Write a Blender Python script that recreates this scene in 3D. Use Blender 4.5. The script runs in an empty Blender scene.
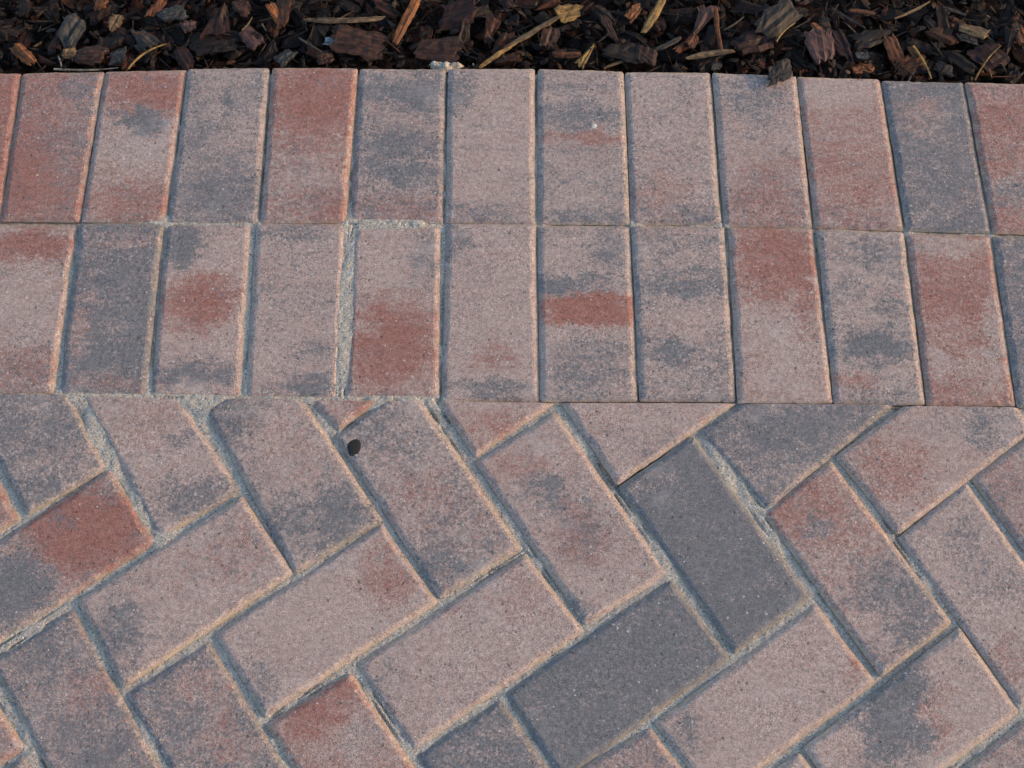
import bpy, bmesh, math, random
import numpy as np
from mathutils import Matrix, Vector

# ------------------------------------------------------------------ camera, sky, sun, exposure
SC = bpy.context.scene
COL = SC.collection
cam_data = bpy.data.cameras.new("camera")
cam = bpy.data.objects.new("camera", cam_data)
COL.objects.link(cam)
cam_data.sensor_width = 36.0
cam_data.lens = 36.0 * 1342.9961 / 1024.0
cam_data.clip_start = 0.01
cam_data.clip_end = 300.0
cam.matrix_world = Matrix.Translation((0, 0, 1.3441)) @ Matrix.Rotation(0.3488, 4, 'X') @ Matrix.Rotation(0.0197, 4, 'Z')
SC.camera = cam

SUN_EL, SUN_AZ = math.radians(17.0), math.radians(3.0)      # azimuth measured from +X towards +Y
world = bpy.data.worlds.new("World")
SC.world = world
world.use_nodes = True
wn = world.node_tree.nodes
sky = wn.new('ShaderNodeTexSky')
sky.sky_type = 'NISHITA'
sky.sun_disc = False
sky.sun_elevation = SUN_EL
sky.sun_rotation = math.radians(90.0) - SUN_AZ
world.node_tree.links.new(sky.outputs[0], wn['Background'].inputs[0])
wn['Background'].inputs[1].default_value = 0.15
sun_data = bpy.data.lights.new("sun", 'SUN')
sun_data.energy = 1.55
sun_data.angle = math.radians(6.0)
sun_data.color = (1.0, 0.64, 0.31)
sun = bpy.data.objects.new("sun", sun_data)
COL.objects.link(sun)
sun_dir = Vector((math.cos(SUN_EL) * math.cos(SUN_AZ), math.cos(SUN_EL) * math.sin(SUN_AZ), math.sin(SUN_EL)))
sun.rotation_euler = sun_dir.to_track_quat('Z', 'Y').to_euler()
sun.location = (4, 0, 2)
vs = SC.view_settings
vs.view_transform = 'Standard'
vs.look = 'None'
vs.gamma = 1.0
vs.use_curve_mapping = False
vs.exposure = 1.14

# ------------------------------------------------------------------ measured layout (metres)
# BRICKS: course (0, 1 soldier courses, 2 herringbone), outline, red share, grey share,
#         pigment clouds (dx, dy, rx, ry, red, grey), mark
BRICKS = [
(0,[(-0.6723,0.6699),(-0.5736,0.6708),(-0.5776,0.8614),(-0.6722,0.8584)],0.75,0.0,[],'1A'),
(0,[(-0.5719,0.6709),(-0.4854,0.6721),(-0.4818,0.8655),(-0.5753,0.8617)],0.62,0.18,[(0.0268,0.0454,0.0252,0.0789,-0.15,0.2),(-0.0289,-0.0463,0.0336,0.0379,0.25,-0.1)],'1B'),
(0,[(-0.4826,0.6721),(-0.3904,0.6727),(-0.3865,0.8704),(-0.4796,0.8662)],0.3,0.05,[(0.0105,0.0683,0.0576,0.0293,0.45,0.0),(0.0034,0.0285,0.0297,0.017,-0.2,0.75),(-0.0094,-0.0082,0.0453,0.0206,-0.3,0.0),(0.0147,-0.0712,0.0502,0.025,0.25,0.1)],'1C'),
(0,[(-0.3859,0.6728),(-0.2871,0.6742),(-0.2899,0.8749),(-0.3837,0.8711)],0.05,0.3,[(0.0075,0.0595,0.0115,0.0106,0.0,0.4),(0.0104,-0.0595,0.0504,0.0352,0.1,0.35),(-0.0277,0.0428,0.0172,0.0527,0.0,0.15)],'1D'),
(0,[(-0.2826,0.6743),(-0.1894,0.677),(-0.1875,0.8763),(-0.2858,0.8747)],0.45,0.02,[(0.0029,0.0567,0.0518,0.0464,0.35,-0.05),(-0.0064,-0.0537,0.0449,0.0505,-0.15,0.1),(0.0234,-0.0782,0.0335,0.0187,0.2,0.1)],'1E'),
(0,[(-0.1838,0.6774),(-0.0815,0.6804),(-0.0846,0.8778),(-0.184,0.8761)],0.17,0.34,[(0.0032,0.0674,0.0462,0.0213,-0.15,0.35),(0.0007,-0.0024,0.0512,0.0155,-0.1,0.3),(0.0024,-0.037,0.0508,0.0127,-0.1,0.3),(0.0023,-0.0825,0.0502,0.0175,0.3,-0.1)],'1F'),
(0,[(-0.077,0.6801),(0.0221,0.6801),(0.0184,0.881),(-0.0811,0.8782)],0.05,0.08,[(-0.0396,0.0668,0.0231,0.0294,0.0,0.45),(0.0011,-0.0871,0.0502,0.0112,0.1,0.3),(0.032,0.0711,0.0231,0.0267,0.1,-0.05)],'1G'),
(0,[(0.0258,0.6802),(0.1274,0.6818),(0.1226,0.8793),(0.0236,0.8807)],0.05,0.24,[(-0.0028,0.0388,0.0517,0.0158,-0.1,0.4),(-0.0028,0.0087,0.0514,0.0104,0.5,-0.15),(0.0029,-0.0904,0.0502,0.01,0.0,0.3)],'1H'),
(0,[(0.1298,0.6819),(0.2299,0.6837),(0.2234,0.8809),(0.125,0.8793)],0.06,0.15,[(-0.0149,-0.0569,0.0394,0.0316,0.25,0.0),(0.0069,-0.0866,0.0447,0.01,0.0,0.3)],'1I'),
(0,[(0.2341,0.6819),(0.3312,0.6824),(0.3237,0.8775),(0.2269,0.8796)],0.15,0.15,[(-0.0102,0.07,0.0405,0.0294,-0.1,0.3),(0.0086,-0.0213,0.0454,0.018,0.2,0.0),(0.0006,-0.0722,0.0449,0.0314,0.35,0.1)],'1J'),
(0,[(0.335,0.6817),(0.4332,0.6812),(0.4211,0.8757),(0.3257,0.8772)],0.35,0.02,[(-0.0112,0.0777,0.0406,0.0201,-0.25,-0.05),(-0.0007,-0.0242,0.0454,0.0384,0.2,0.0),(0.0067,-0.0796,0.0448,0.01,0.1,0.2)],'1K'),
(0,[(0.4365,0.6805),(0.5292,0.6801),(0.5182,0.8737),(0.4244,0.874)],0.1,0.62,[(-0.0129,0.0577,0.0289,0.0212,0.2,-0.2),(-0.0037,0.0316,0.0345,0.0131,0.12,-0.18),(0.0221,-0.0577,0.0225,0.0252,0.1,-0.15)],'1L'),
(0,[(0.5331,0.6798),(0.6267,0.6785),(0.6163,0.873),(0.5209,0.8735)],0.5,0.1,[(-0.019,0.0474,0.0461,0.0185,0.2,0.0),(-0.0173,-0.043,0.0339,0.0178,-0.2,0.35)],'1M'),
(1,[(-0.5846,0.4676),(-0.4872,0.4683),(-0.4873,0.6674),(-0.5806,0.666)],0.15,0.06,[(0.0055,0.0737,0.0495,0.0195,0.6,0.0),(0.0155,-0.0734,0.0425,0.0227,0.3,0.2),(0.0002,-0.0043,0.0432,0.0235,-0.15,0.0)],'2A'),
(1,[(-0.4798,0.4684),(-0.3889,0.4703),(-0.3915,0.6711),(-0.4843,0.6683)],0.12,0.68,[(-0.0004,0.0796,0.0441,0.0171,0.2,-0.25),(0.0144,-0.0906,0.0477,0.0135,0.25,-0.3),(-0.0307,-0.0285,0.0086,0.0697,0.2,-0.3)],'2B'),
(1,[(-0.3824,0.4692),(-0.289,0.4687),(-0.2937,0.6732),(-0.3876,0.6708)],0.08,0.05,[(-0.0315,0.074,0.0243,0.0268,0.0,0.65),(-0.0133,0.0023,0.0412,0.0306,0.55,0.0),(0.0154,0.0208,0.024,0.0262,0.35,0.0),(-0.0051,-0.0786,0.0479,0.0159,0.15,0.6)],'2C'),
(1,[(-0.2818,0.4685),(-0.1859,0.4694),(-0.1889,0.6749),(-0.2875,0.6731)],0.06,0.12,[(-0.0024,0.0918,0.0388,0.0123,0.0,0.35),(0.0288,-0.0423,0.0236,0.0162,0.0,0.35),(0.0213,-0.0883,0.0372,0.0136,0.1,0.45),(-0.0132,0.0154,0.0435,0.0119,0.0,0.15)],'2D'),
(1,[(-0.1757,0.4702),(-0.0779,0.4731),(-0.0835,0.6746),(-0.1791,0.6696)],0.12,0.02,[(-0.003,-0.0411,0.0516,0.0555,0.65,0.0),(0.0306,0.0603,0.0154,0.0388,0.0,0.35),(-0.0065,0.0294,0.0382,0.0119,-0.2,0.0),(-0.0308,-0.0243,0.0108,0.0116,-0.3,0.1)],'2E'),
(1,[(-0.0732,0.4689),(0.0288,0.4705),(0.0223,0.6785),(-0.0759,0.678)],0.05,0.05,[(-0.0418,0.0833,0.0166,0.0221,0.0,0.4),(0.0012,-0.0902,0.0479,0.0124,0.05,0.5),(0.0056,-0.0524,0.0268,0.0138,0.4,0.0)],'2F'),
(1,[(0.0311,0.4705),(0.1329,0.4731),(0.1271,0.6791),(0.0257,0.6775)],0.02,0.12,[(-0.0124,0.0305,0.0493,0.0144,-0.1,0.5),(0.0018,0.0035,0.0566,0.0213,0.95,-0.4),(0.0207,0.0797,0.0244,0.0269,0.0,0.3),(0.0039,-0.0662,0.0514,0.032,0.08,0.33)],'2G'),
(1,[(0.1363,0.4731),(0.2373,0.4746),(0.2322,0.6803),(0.1301,0.6793)],0.04,0.32,[(0.0033,0.0314,0.0438,0.0144,0.0,0.28),(0.0077,-0.0101,0.0489,0.0188,0.0,-0.25),(-0.0127,-0.0512,0.0151,0.0161,0.0,0.35),(-0.0008,0.0859,0.0444,0.0221,0.15,0.0)],'2H'),
(1,[(0.2403,0.4733),(0.3405,0.4753),(0.3312,0.6807),(0.2376,0.6799)],0.2,0.0,[(-0.003,0.0692,0.0465,0.0415,0.55,0.0),(0.0302,0.0098,0.0131,0.0475,0.3,0.0),(0.0057,-0.0434,0.0377,0.0405,-0.15,0.0),(-0.0187,0.0147,0.0273,0.0119,0.2,0.0)],'2I'),
(1,[(0.3429,0.4743),(0.4391,0.4759),(0.4316,0.678),(0.3365,0.6796)],0.05,0.24,[(0.003,-0.0352,0.0303,0.0186,0.0,0.6),(0.0054,0.0719,0.0199,0.0195,0.0,0.3),(0.0284,0.0123,0.0219,0.0119,0.0,0.25),(-0.0267,-0.076,0.0257,0.0114,0.4,-0.1)],'2J'),
(1,[(0.4417,0.4746),(0.535,0.4761),(0.5286,0.6755),(0.4367,0.6768)],0.5,0.0,[(-0.0083,0.0872,0.0445,0.0123,-0.35,0.0),(0.0366,-0.0137,0.0109,0.0469,-0.4,0.1),(0.0049,-0.0607,0.0376,0.0229,-0.2,0.0),(-0.009,0.0207,0.0383,0.0298,0.2,0.0)],'2K'),
(1,[(0.5375,0.4752),(0.6371,0.474),(0.6285,0.6748),(0.5327,0.6758)],0.15,0.55,[],'2L'),
(2,[(-0.4943,0.3386),(-0.4208,0.3876),(-0.4715,0.4655),(-0.5776,0.4632)],0.06,0.58,[(0.0422,-0.0131,0.0312,0.0217,0.1,-0.2)],'h1'),
(2,[(-0.3566,0.3148),(-0.2817,0.3672),(-0.3507,0.4632),(-0.453,0.4642)],0.1,0.12,[(0.0413,-0.0474,0.0463,0.0233,0.0,0.45),(-0.0191,0.0327,0.0367,0.0331,0.12,-0.05),(0.0135,0.0224,0.0105,0.011,0.0,0.4)],'h2'),
(2,[(-0.5663,0.2697),(-0.5124,0.2006),(-0.3622,0.3109),(-0.4165,0.3851)],0.35,0.2,[(0.0309,0.0294,0.0561,0.0417,0.75,-0.15),(-0.0316,-0.0337,0.0401,0.0404,-0.2,0.55),(0.0047,0.0341,0.0102,0.0105,0.0,0.4),(0.0513,0.0721,0.0165,0.0149,0.0,0.2)],'h3'),
(2,[(-0.5944,0.4629),(-0.669,0.4071),(-0.5758,0.2787),(-0.5045,0.3311)],0.5,0.1,[],'h4'),
(2,[(-0.2155,0.2821),(-0.1323,0.3378),(-0.2224,0.4658),(-0.3051,0.4644),(-0.3214,0.4524)],0.12,0.24,[(-0.0569,0.0418,0.0273,0.0288,0.1,0.35),(0.056,-0.0745,0.0613,0.0314,0.0,0.35),(0.0027,0.0209,0.0366,0.0329,0.1,-0.1),(0.0694,-0.0426,0.0258,0.0213,0.0,0.3)],'h5'),
(2,[(-0.181,0.4358),(-0.1447,0.4655),(-0.2097,0.4642)],0.35,0.05,[(0.0234,0.0068,0.0148,0.0089,0.4,0.0)],'h6'),
(2,[(-0.0683,0.2598),(0.0109,0.3116),(-0.0966,0.4671),(-0.1362,0.4646),(-0.1822,0.4271)],0.1,0.3,[(0.0541,-0.0467,0.0411,0.0316,0.22,0.05),(0.0014,-0.0159,0.031,0.0321,0.25,-0.1),(-0.0538,0.0483,0.0263,0.0199,0.0,0.25),(0.0252,-0.0993,0.0405,0.0205,0.15,0.25)],'h7'),
(2,[(-0.0365,0.4091),(0.0407,0.4674),(-0.0748,0.4659)],0.25,0.0,[(0.0117,-0.0048,0.0421,0.0155,0.25,0.0)],'h8'),
(2,[(-0.0349,0.4016),(0.0787,0.236),(0.1602,0.2877),(0.046,0.4572)],0.15,0.08,[(-0.0179,0.0274,0.0269,0.0236,0.0,0.55),(0.0101,-0.025,0.0266,0.0313,0.4,0.3),(-0.0524,0.0482,0.0312,0.0216,0.2,-0.05),(0.0102,-0.0967,0.0221,0.0121,0.0,0.4)],'h9'),
(2,[(0.1114,0.3821),(0.2326,0.4707),(0.0555,0.4672)],0.12,0.08,[(0.0023,-0.0109,0.063,0.033,0.05,0.08)],'h10'),
(2,[(0.1146,0.3776),(0.2274,0.2104),(0.3033,0.2666),(0.1919,0.4336)],0.0,0.86,[(-0.064,0.0637,0.0312,0.0216,0.1,-0.1)],'h11'),
(2,[(0.1999,0.4404),(0.2666,0.3583),(0.4014,0.4726),(0.2432,0.4707)],0.06,0.58,[(-0.0051,0.0075,0.0633,0.0222,0.0,0.15),(-0.0376,-0.0152,0.021,0.0219,0.15,-0.15),(0.0235,-0.0466,0.0208,0.0162,0.1,-0.2)],'h12'),
(2,[(0.2646,0.3524),(0.3715,0.1905),(0.4443,0.2437),(0.3343,0.4099)],0.35,0.08,[(-0.0536,0.0684,0.0414,0.0427,0.25,0.0),(-0.0396,0.0421,0.0123,0.0148,-0.2,0.55),(0.0408,-0.0439,0.0504,0.0505,-0.2,0.5),(0.0115,-0.0595,0.0201,0.016,0.0,-0.5)],'h13'),
(2,[(0.3425,0.4154),(0.3995,0.3352),(0.5481,0.4476),(0.5377,0.4727),(0.4172,0.4716)],0.22,0.08,[(-0.0427,-0.0266,0.0334,0.0348,0.3,0.0),(0.0618,0.025,0.0318,0.0278,-0.2,0.35),(0.0031,0.0182,0.0423,0.0222,-0.1,0.12),(-0.0729,-0.0109,0.0147,0.0153,0.1,0.2)],'h14'),
(2,[(0.5355,0.3091),(0.6933,0.4241),(0.663,0.4721),(0.5877,0.4712),(0.4822,0.3943)],0.3,0.2,[(-0.0849,-0.0425,0.0415,0.0321,0.1,0.1)],'h15'),
(2,[(0.4016,0.33),(0.506,0.1629),(0.5778,0.2179),(0.4749,0.3882)],0.08,0.1,[(-0.0017,0.0129,0.0264,0.0246,0.0,0.3),(0.0099,-0.0672,0.0239,0.0237,0.3,0.0),(-0.0282,0.0537,0.0164,0.0168,0.0,0.25)],'h16'),
(2,[(-0.4302,0.248),(-0.3763,0.1652),(-0.2199,0.2812),(-0.2767,0.3584)],0.12,0.16,[(-0.0687,-0.0534,0.0337,0.0395,0.0,0.35),(0.0523,0.0401,0.0406,0.031,0.2,0.0),(-0.0034,-0.0122,0.0451,0.0282,0.0,-0.1)],'h17'),
(2,[(-0.2899,0.2178),(-0.2347,0.14),(-0.0726,0.2551),(-0.1307,0.3321)],0.08,0.05,[(0.0469,0.0492,0.0263,0.0246,0.35,0.0),(-0.0645,-0.0725,0.0255,0.0328,0.0,0.35),(-0.0253,-0.0029,0.0499,0.025,0.0,-0.05),(0.0732,0.0293,0.0201,0.0203,0.3,0.1)],'h18'),
(2,[(-0.1473,0.191),(-0.0873,0.1115),(0.0747,0.2286),(0.0172,0.3034)],0.1,0.02,[(-0.0881,-0.0425,0.0216,0.0328,0.0,0.22),(0.0428,0.0592,0.0403,0.0264,0.15,0.0)],'h19'),
(2,[(0.0011,0.1647),(0.0556,0.0855),(0.2197,0.204),(0.1645,0.2818)],0.0,0.86,[(-0.0766,-0.0244,0.0196,0.0192,0.05,-0.1)],'h20'),
(2,[(0.1477,0.1401),(0.2023,0.0689),(0.3636,0.1834),(0.3103,0.2589)],0.1,0.0,[(-0.078,-0.0339,0.0234,0.0227,0.0,0.45),(0.0891,0.0319,0.0099,0.0196,0.4,0.0)],'h21'),
(2,[(0.2923,0.1189),(0.3443,0.0442),(0.5024,0.1576),(0.4527,0.2373)],0.06,0.05,[(-0.0164,0.0152,0.0393,0.0556,0.0,0.75),(0.0256,0.0132,0.0137,0.0383,0.35,-0.25),(0.0742,0.0382,0.0296,0.0214,0.0,0.05),(-0.0724,-0.0172,0.0234,0.0151,0.0,-0.15)],'h22'),
(2,[(-0.5082,0.1859),(-0.3938,0.0243),(-0.3239,0.0743),(-0.4354,0.2379)],0.25,0.46,[(-0.0472,0.068,0.0297,0.0245,-0.1,0.15),(0.0071,0.0301,0.0294,0.0192,0.2,-0.1),(0.0228,-0.0173,0.0242,0.0282,0.0,0.2)],'h23'),
(2,[(-0.3714,0.1566),(-0.2546,-0.0034),(-0.1808,0.0473),(-0.2969,0.2077)],0.22,0.48,[(-0.0254,0.0704,0.0256,0.0155,0.15,-0.25),(0.0044,0.0136,0.0252,0.0226,0.2,-0.2),(-0.0637,0.0599,0.0196,0.0193,0.0,0.1)],'h24'),
(2,[(-0.2315,0.1306),(-0.1129,-0.028),(-0.0358,0.0218),(-0.1541,0.1805)],0.4,0.05,[(-0.0572,0.0647,0.0293,0.0209,0.35,0.0),(-0.0249,0.0941,0.0118,0.0135,0.35,0.0),(0.0026,0.0421,0.0291,0.0207,-0.15,0.1)],'h25'),
(2,[(-0.0833,0.1044),(0.0361,-0.0535),(0.1123,-0.0012),(-0.0058,0.1577)],0.1,0.68,[],'h26'),
(2,[(0.0642,0.0884),(0.183,-0.07),(0.2633,-0.0221),(0.1415,0.1339)],0.3,0.35,[],'h27'),
(2,[(0.2088,0.0635),(0.327,-0.0953),(0.4074,-0.0438),(0.2859,0.1126)],0.12,0.1,[],'h28'),
(2,[(-0.6683,0.0617),(-0.6143,0.0031),(-0.4659,0.1044),(-0.519,0.1663)],0.4,0.2,[],'h29'),
(2,[(0.4378,0.0964),(0.4835,0.0199),(0.6401,0.133),(0.5926,0.2093)],0.25,0.3,[],'h31'),
(0,[(-0.6747,0.8584),(-0.7736,0.8575),(-0.7739,0.669),(-0.6748,0.6699)],0.1,0.6,[(0.0359,-0.0317,0.0296,0.044,0.15,0.2),(-0.0317,-0.0583,0.048,0.0226,0.39,0.12)],''),
(0,[(-0.7761,0.8575),(-0.8758,0.8565),(-0.8758,0.668),(-0.7764,0.6689)],0.1,0.6,[(0.0541,-0.0121,0.0481,0.0367,-0.03,0.34),(0.0209,0.0221,0.0339,0.0267,0.25,-0.04)],''),
(0,[(-0.8783,0.8565),(-0.9778,0.8556),(-0.9784,0.6671),(-0.8783,0.668)],0.5,0.05,[(0.0162,-0.0148,0.044,0.0258,0.07,0.38),(-0.0143,0.0256,0.0384,0.0482,0.49,0.33)],''),
(0,[(-0.9803,0.8556),(-1.0794,0.8547),(-1.0801,0.6661),(-0.9809,0.667)],0.25,0.25,[(0.0371,-0.0417,0.0414,0.0454,0.08,0.23),(-0.0025,0.055,0.0295,0.0321,-0.2,0.15)],''),
(0,[(-1.0819,0.8546),(-1.1823,0.8537),(-1.1825,0.6652),(-1.0826,0.6661)],0.1,0.1,[(0.0522,0.0508,0.0298,0.0497,-0.07,0.39),(-0.0411,-0.0114,0.0222,0.0457,0.38,-0.02)],''),
(0,[(0.6292,0.6785),(0.7288,0.6795),(0.7176,0.8739),(0.6188,0.873)],0.25,0.25,[(0.0033,-0.029,0.0348,0.0366,-0.13,0.42),(-0.0266,-0.0063,0.0217,0.0201,-0.06,0.11)],''),
(0,[(0.7313,0.6795),(0.8304,0.6804),(0.8204,0.8749),(0.7201,0.874)],0.1,0.1,[(0.0468,-0.0023,0.0336,0.04,0.4,0.1),(0.0352,-0.0121,0.0378,0.0421,0.15,0.31)],''),
(0,[(0.8329,0.6804),(0.9325,0.6813),(0.9216,0.8758),(0.8229,0.8749)],0.12,0.15,[(0.0237,-0.0593,0.0212,0.0245,-0.05,0.02),(-0.0541,-0.0339,0.038,0.0466,0.04,0.12)],''),
(0,[(0.935,0.6814),(1.0344,0.6823),(1.023,0.8768),(0.9241,0.8758)],0.25,0.25,[(0.0216,0.0342,0.0482,0.0313,0.29,0.1),(0.0389,-0.0323,0.0461,0.0352,0.31,0.22)],''),
(0,[(1.0369,0.6823),(1.1361,0.6832),(1.1247,0.8777),(1.0255,0.8768)],0.1,0.6,[(-0.0221,-0.0007,0.0215,0.0213,0.17,0.19),(0.04,-0.0576,0.0367,0.0347,0.22,0.34)],''),
(1,[(-0.5831,0.666),(-0.6829,0.6653),(-0.6862,0.4669),(-0.5871,0.4676)],0.25,0.25,[(0.0076,-0.001,0.0385,0.0274,0.19,0.3),(-0.0371,0.0588,0.0424,0.0487,0.01,0.17)],''),
(1,[(-0.6854,0.6653),(-0.7846,0.6646),(-0.7882,0.4662),(-0.6887,0.4669)],0.1,0.6,[(-0.0286,-0.0544,0.0205,0.0274,0.4,-0.0),(0.0228,-0.0301,0.022,0.0258,0.27,0.2)],''),
(1,[(-0.7871,0.6646),(-0.887,0.6639),(-0.8904,0.4655),(-0.7907,0.4662)],0.5,0.05,[(-0.0056,-0.0271,0.0347,0.0477,-0.06,0.34),(-0.0299,-0.0368,0.0297,0.0228,0.45,0.12)],''),
(1,[(-0.8895,0.6639),(-0.9889,0.6632),(-0.9916,0.4648),(-0.8929,0.4655)],0.1,0.6,[(-0.0389,-0.06,0.0218,0.0264,0.09,0.26),(0.0577,0.0469,0.0273,0.0383,0.45,-0.04)],''),
(1,[(-0.9914,0.6632),(-1.0908,0.6625),(-1.0931,0.4641),(-0.9941,0.4648)],0.12,0.15,[(-0.0125,0.0338,0.0297,0.0388,0.15,-0.04),(0.0312,0.0388,0.0345,0.0316,0.46,0.12)],''),
(1,[(0.6396,0.474),(0.7385,0.4746),(0.7305,0.6755),(0.631,0.6749)],0.12,0.15,[(0.0456,-0.0098,0.0312,0.0308,-0.16,0.07),(-0.0325,-0.0525,0.0362,0.0333,-0.18,-0.01)],''),
(1,[(0.741,0.4747),(0.8404,0.4753),(0.8323,0.6762),(0.733,0.6756)],0.25,0.25,[(-0.044,-0.0152,0.0485,0.0234,0.09,0.38),(-0.0577,-0.0519,0.0479,0.0405,-0.02,0.19)],''),
(1,[(0.8429,0.4754),(0.9419,0.476),(0.9341,0.6769),(0.8348,0.6763)],0.12,0.15,[(-0.0301,0.0471,0.0485,0.0221,0.17,0.01),(-0.0115,0.0289,0.0414,0.0257,0.03,0.16)],''),
(1,[(0.9444,0.4761),(1.0434,0.4767),(1.0355,0.6776),(0.9366,0.677)],0.25,0.25,[(0.0219,0.0346,0.0301,0.0332,-0.15,0.12),(0.0536,0.0003,0.0367,0.0382,0.2,0.38)],''),
(1,[(1.0459,0.4768),(1.1455,0.4774),(1.1369,0.6783),(1.038,0.6776)],0.1,0.1,[(-0.0289,-0.022,0.0466,0.035,0.47,-0.02),(0.034,-0.0032,0.0342,0.0464,-0.11,0.21)],''),
(2,[(-1.0058,-0.0298),(-0.8389,0.0882),(-0.8969,0.17),(-1.0637,0.052)],0.1,0.1,[(-0.0189,0.0381,0.0319,0.0435,-0.19,0.5),(0.0546,0.0214,0.0259,0.0397,-0.07,0.12)],''),
(2,[(-0.9808,0.1144),(-0.8987,0.1726),(-1.0164,0.3386),(-1.0985,0.2805)],0.1,0.1,[(-0.0558,-0.0516,0.0247,0.0255,0.39,0.05),(0.0391,-0.0593,0.0217,0.0218,0.45,0.39)],''),
(2,[(-0.9559,0.2587),(-0.789,0.3767),(-0.847,0.4585),(-1.0138,0.3404)],0.1,0.1,[(0.0518,-0.0328,0.0279,0.0375,-0.06,0.48),(-0.016,0.0085,0.0372,0.0284,0.31,0.5)],''),
(2,[(-0.9309,0.4029),(-0.8488,0.461),(-0.8501,0.4629),(-0.9732,0.4626)],0.5,0.05,[(0.0115,-0.0499,0.0442,0.04,0.14,0.29),(-0.0286,-0.0235,0.0355,0.0221,0.21,0.01)],''),
(2,[(-0.9112,-0.3427),(-0.7444,-0.2246),(-0.8023,-0.1428),(-0.9692,-0.2609)],0.1,0.1,[(0.048,0.0105,0.0273,0.041,0.5,0.44),(0.0359,-0.0201,0.0375,0.0375,-0.14,0.32)],''),
(2,[(-0.8863,-0.1984),(-0.8041,-0.1403),(-0.9218,0.0258),(-1.004,-0.0323)],0.1,0.1,[(0.0025,0.0026,0.0421,0.0223,-0.05,0.49),(-0.024,-0.0294,0.0222,0.0294,0.19,-0.08)],''),
(2,[(-0.8613,-0.0542),(-0.6945,0.0639),(-0.7524,0.1456),(-0.9193,0.0276)],0.1,0.6,[(-0.0292,-0.0415,0.0438,0.0489,0.44,0.16),(-0.052,-0.0181,0.0357,0.0314,0.31,0.35)],''),
(2,[(-0.8364,0.09),(-0.7542,0.1482),(-0.8719,0.3143),(-0.9541,0.2561)],0.1,0.1,[(0.0476,-0.0037,0.0272,0.0473,0.42,-0.02),(-0.0346,0.0192,0.0446,0.0488,-0.19,0.01)],''),
(2,[(-0.8114,0.2343),(-0.6446,0.3523),(-0.7025,0.4341),(-0.8694,0.3161)],0.12,0.15,[(0.0061,0.0334,0.0367,0.0356,-0.03,0.29),(0.0099,0.0535,0.0257,0.0237,0.05,0.1)],''),
(2,[(-0.7865,0.3785),(-0.7043,0.4366),(-0.7235,0.4637),(-0.8463,0.463)],0.1,0.6,[(-0.0056,-0.0394,0.0412,0.0447,-0.2,0.45),(-0.0491,-0.0232,0.0346,0.0327,-0.05,0.34)],''),
(2,[(-0.7668,-0.367),(-0.5999,-0.249),(-0.6579,-0.1672),(-0.8247,-0.2853)],0.1,0.6,[(-0.0327,-0.0402,0.0356,0.0245,0.46,0.41),(0.0402,-0.0106,0.0436,0.0318,0.12,-0.04)],''),
(2,[(-0.7418,-0.2228),(-0.6597,-0.1647),(-0.7774,0.0014),(-0.8595,-0.0567)],0.12,0.15,[(-0.0555,0.0204,0.0258,0.0487,0.2,0.25),(0.0473,-0.0243,0.0203,0.0266,0.12,-0.01)],''),
(2,[(-0.6919,0.0657),(-0.6098,0.1238),(-0.7275,0.2899),(-0.8096,0.2317)],0.1,0.6,[(0.0285,-0.0148,0.0302,0.027,0.17,0.5),(-0.0397,0.0412,0.0432,0.038,0.18,0.21)],''),
(2,[(-0.6223,-0.3914),(-0.4555,-0.2734),(-0.5134,-0.1916),(-0.6803,-0.3097)],0.1,0.1,[(-0.0477,0.0083,0.0497,0.0419,0.13,0.17),(0.0444,-0.0592,0.026,0.0487,0.26,0.4)],''),
(2,[(-0.5974,-0.2472),(-0.5152,-0.1891),(-0.6329,-0.023),(-0.7151,-0.0811)],0.1,0.1,[(-0.0551,0.0043,0.0389,0.0227,0.14,0.47),(-0.0525,-0.0545,0.0231,0.0405,0.43,-0.01)],''),
(2,[(-0.5724,-0.103),(-0.4055,0.0151),(-0.4635,0.0969),(-0.6304,-0.0212)],0.1,0.6,[(0.0414,-0.0334,0.0361,0.0429,-0.12,0.19),(0.044,-0.0174,0.0439,0.0336,0.46,0.14)],''),
(2,[(-0.4529,-0.2716),(-0.3707,-0.2135),(-0.4885,-0.0474),(-0.5706,-0.1055)],0.25,0.25,[(-0.0509,-0.0193,0.0244,0.0321,0.08,0.04),(-0.0097,0.0218,0.0373,0.0273,0.3,0.33)],''),
(2,[(-0.428,-0.1274),(-0.2611,-0.0093),(-0.319,0.0725),(-0.4859,-0.0456)],0.12,0.15,[(-0.0094,-0.0049,0.0252,0.045,0.05,0.08),(0.0514,-0.0233,0.0259,0.0315,0.16,0.27)],''),
(2,[(-0.3085,-0.296),(-0.2263,-0.2379),(-0.344,-0.0718),(-0.4262,-0.1299)],0.25,0.25,[(0.0221,-0.0572,0.0478,0.0338,0.11,0.17),(-0.0269,0.0378,0.0336,0.0229,0.05,0.19)],''),
(2,[(-0.2835,-0.1517),(-0.1166,-0.0337),(-0.1746,0.0481),(-0.3415,-0.07)],0.1,0.1,[(-0.0169,-0.0477,0.0467,0.0245,0.31,0.15),(-0.0005,0.0213,0.0205,0.0347,0.12,0.16)],''),
(2,[(-0.164,-0.3204),(-0.0818,-0.2622),(-0.1995,-0.0962),(-0.2817,-0.1543)],0.25,0.25,[(-0.0586,-0.0012,0.0337,0.03,-0.12,0.12),(0.0207,0.0384,0.0429,0.0201,0.04,0.19)],''),
(2,[(-0.139,-0.1761),(0.0278,-0.0581),(-0.0301,0.0237),(-0.197,-0.0944)],0.5,0.05,[(0.0377,0.0078,0.0441,0.0407,-0.15,0.49),(0.0069,0.0124,0.0278,0.0471,0.5,0.11)],''),
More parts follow.
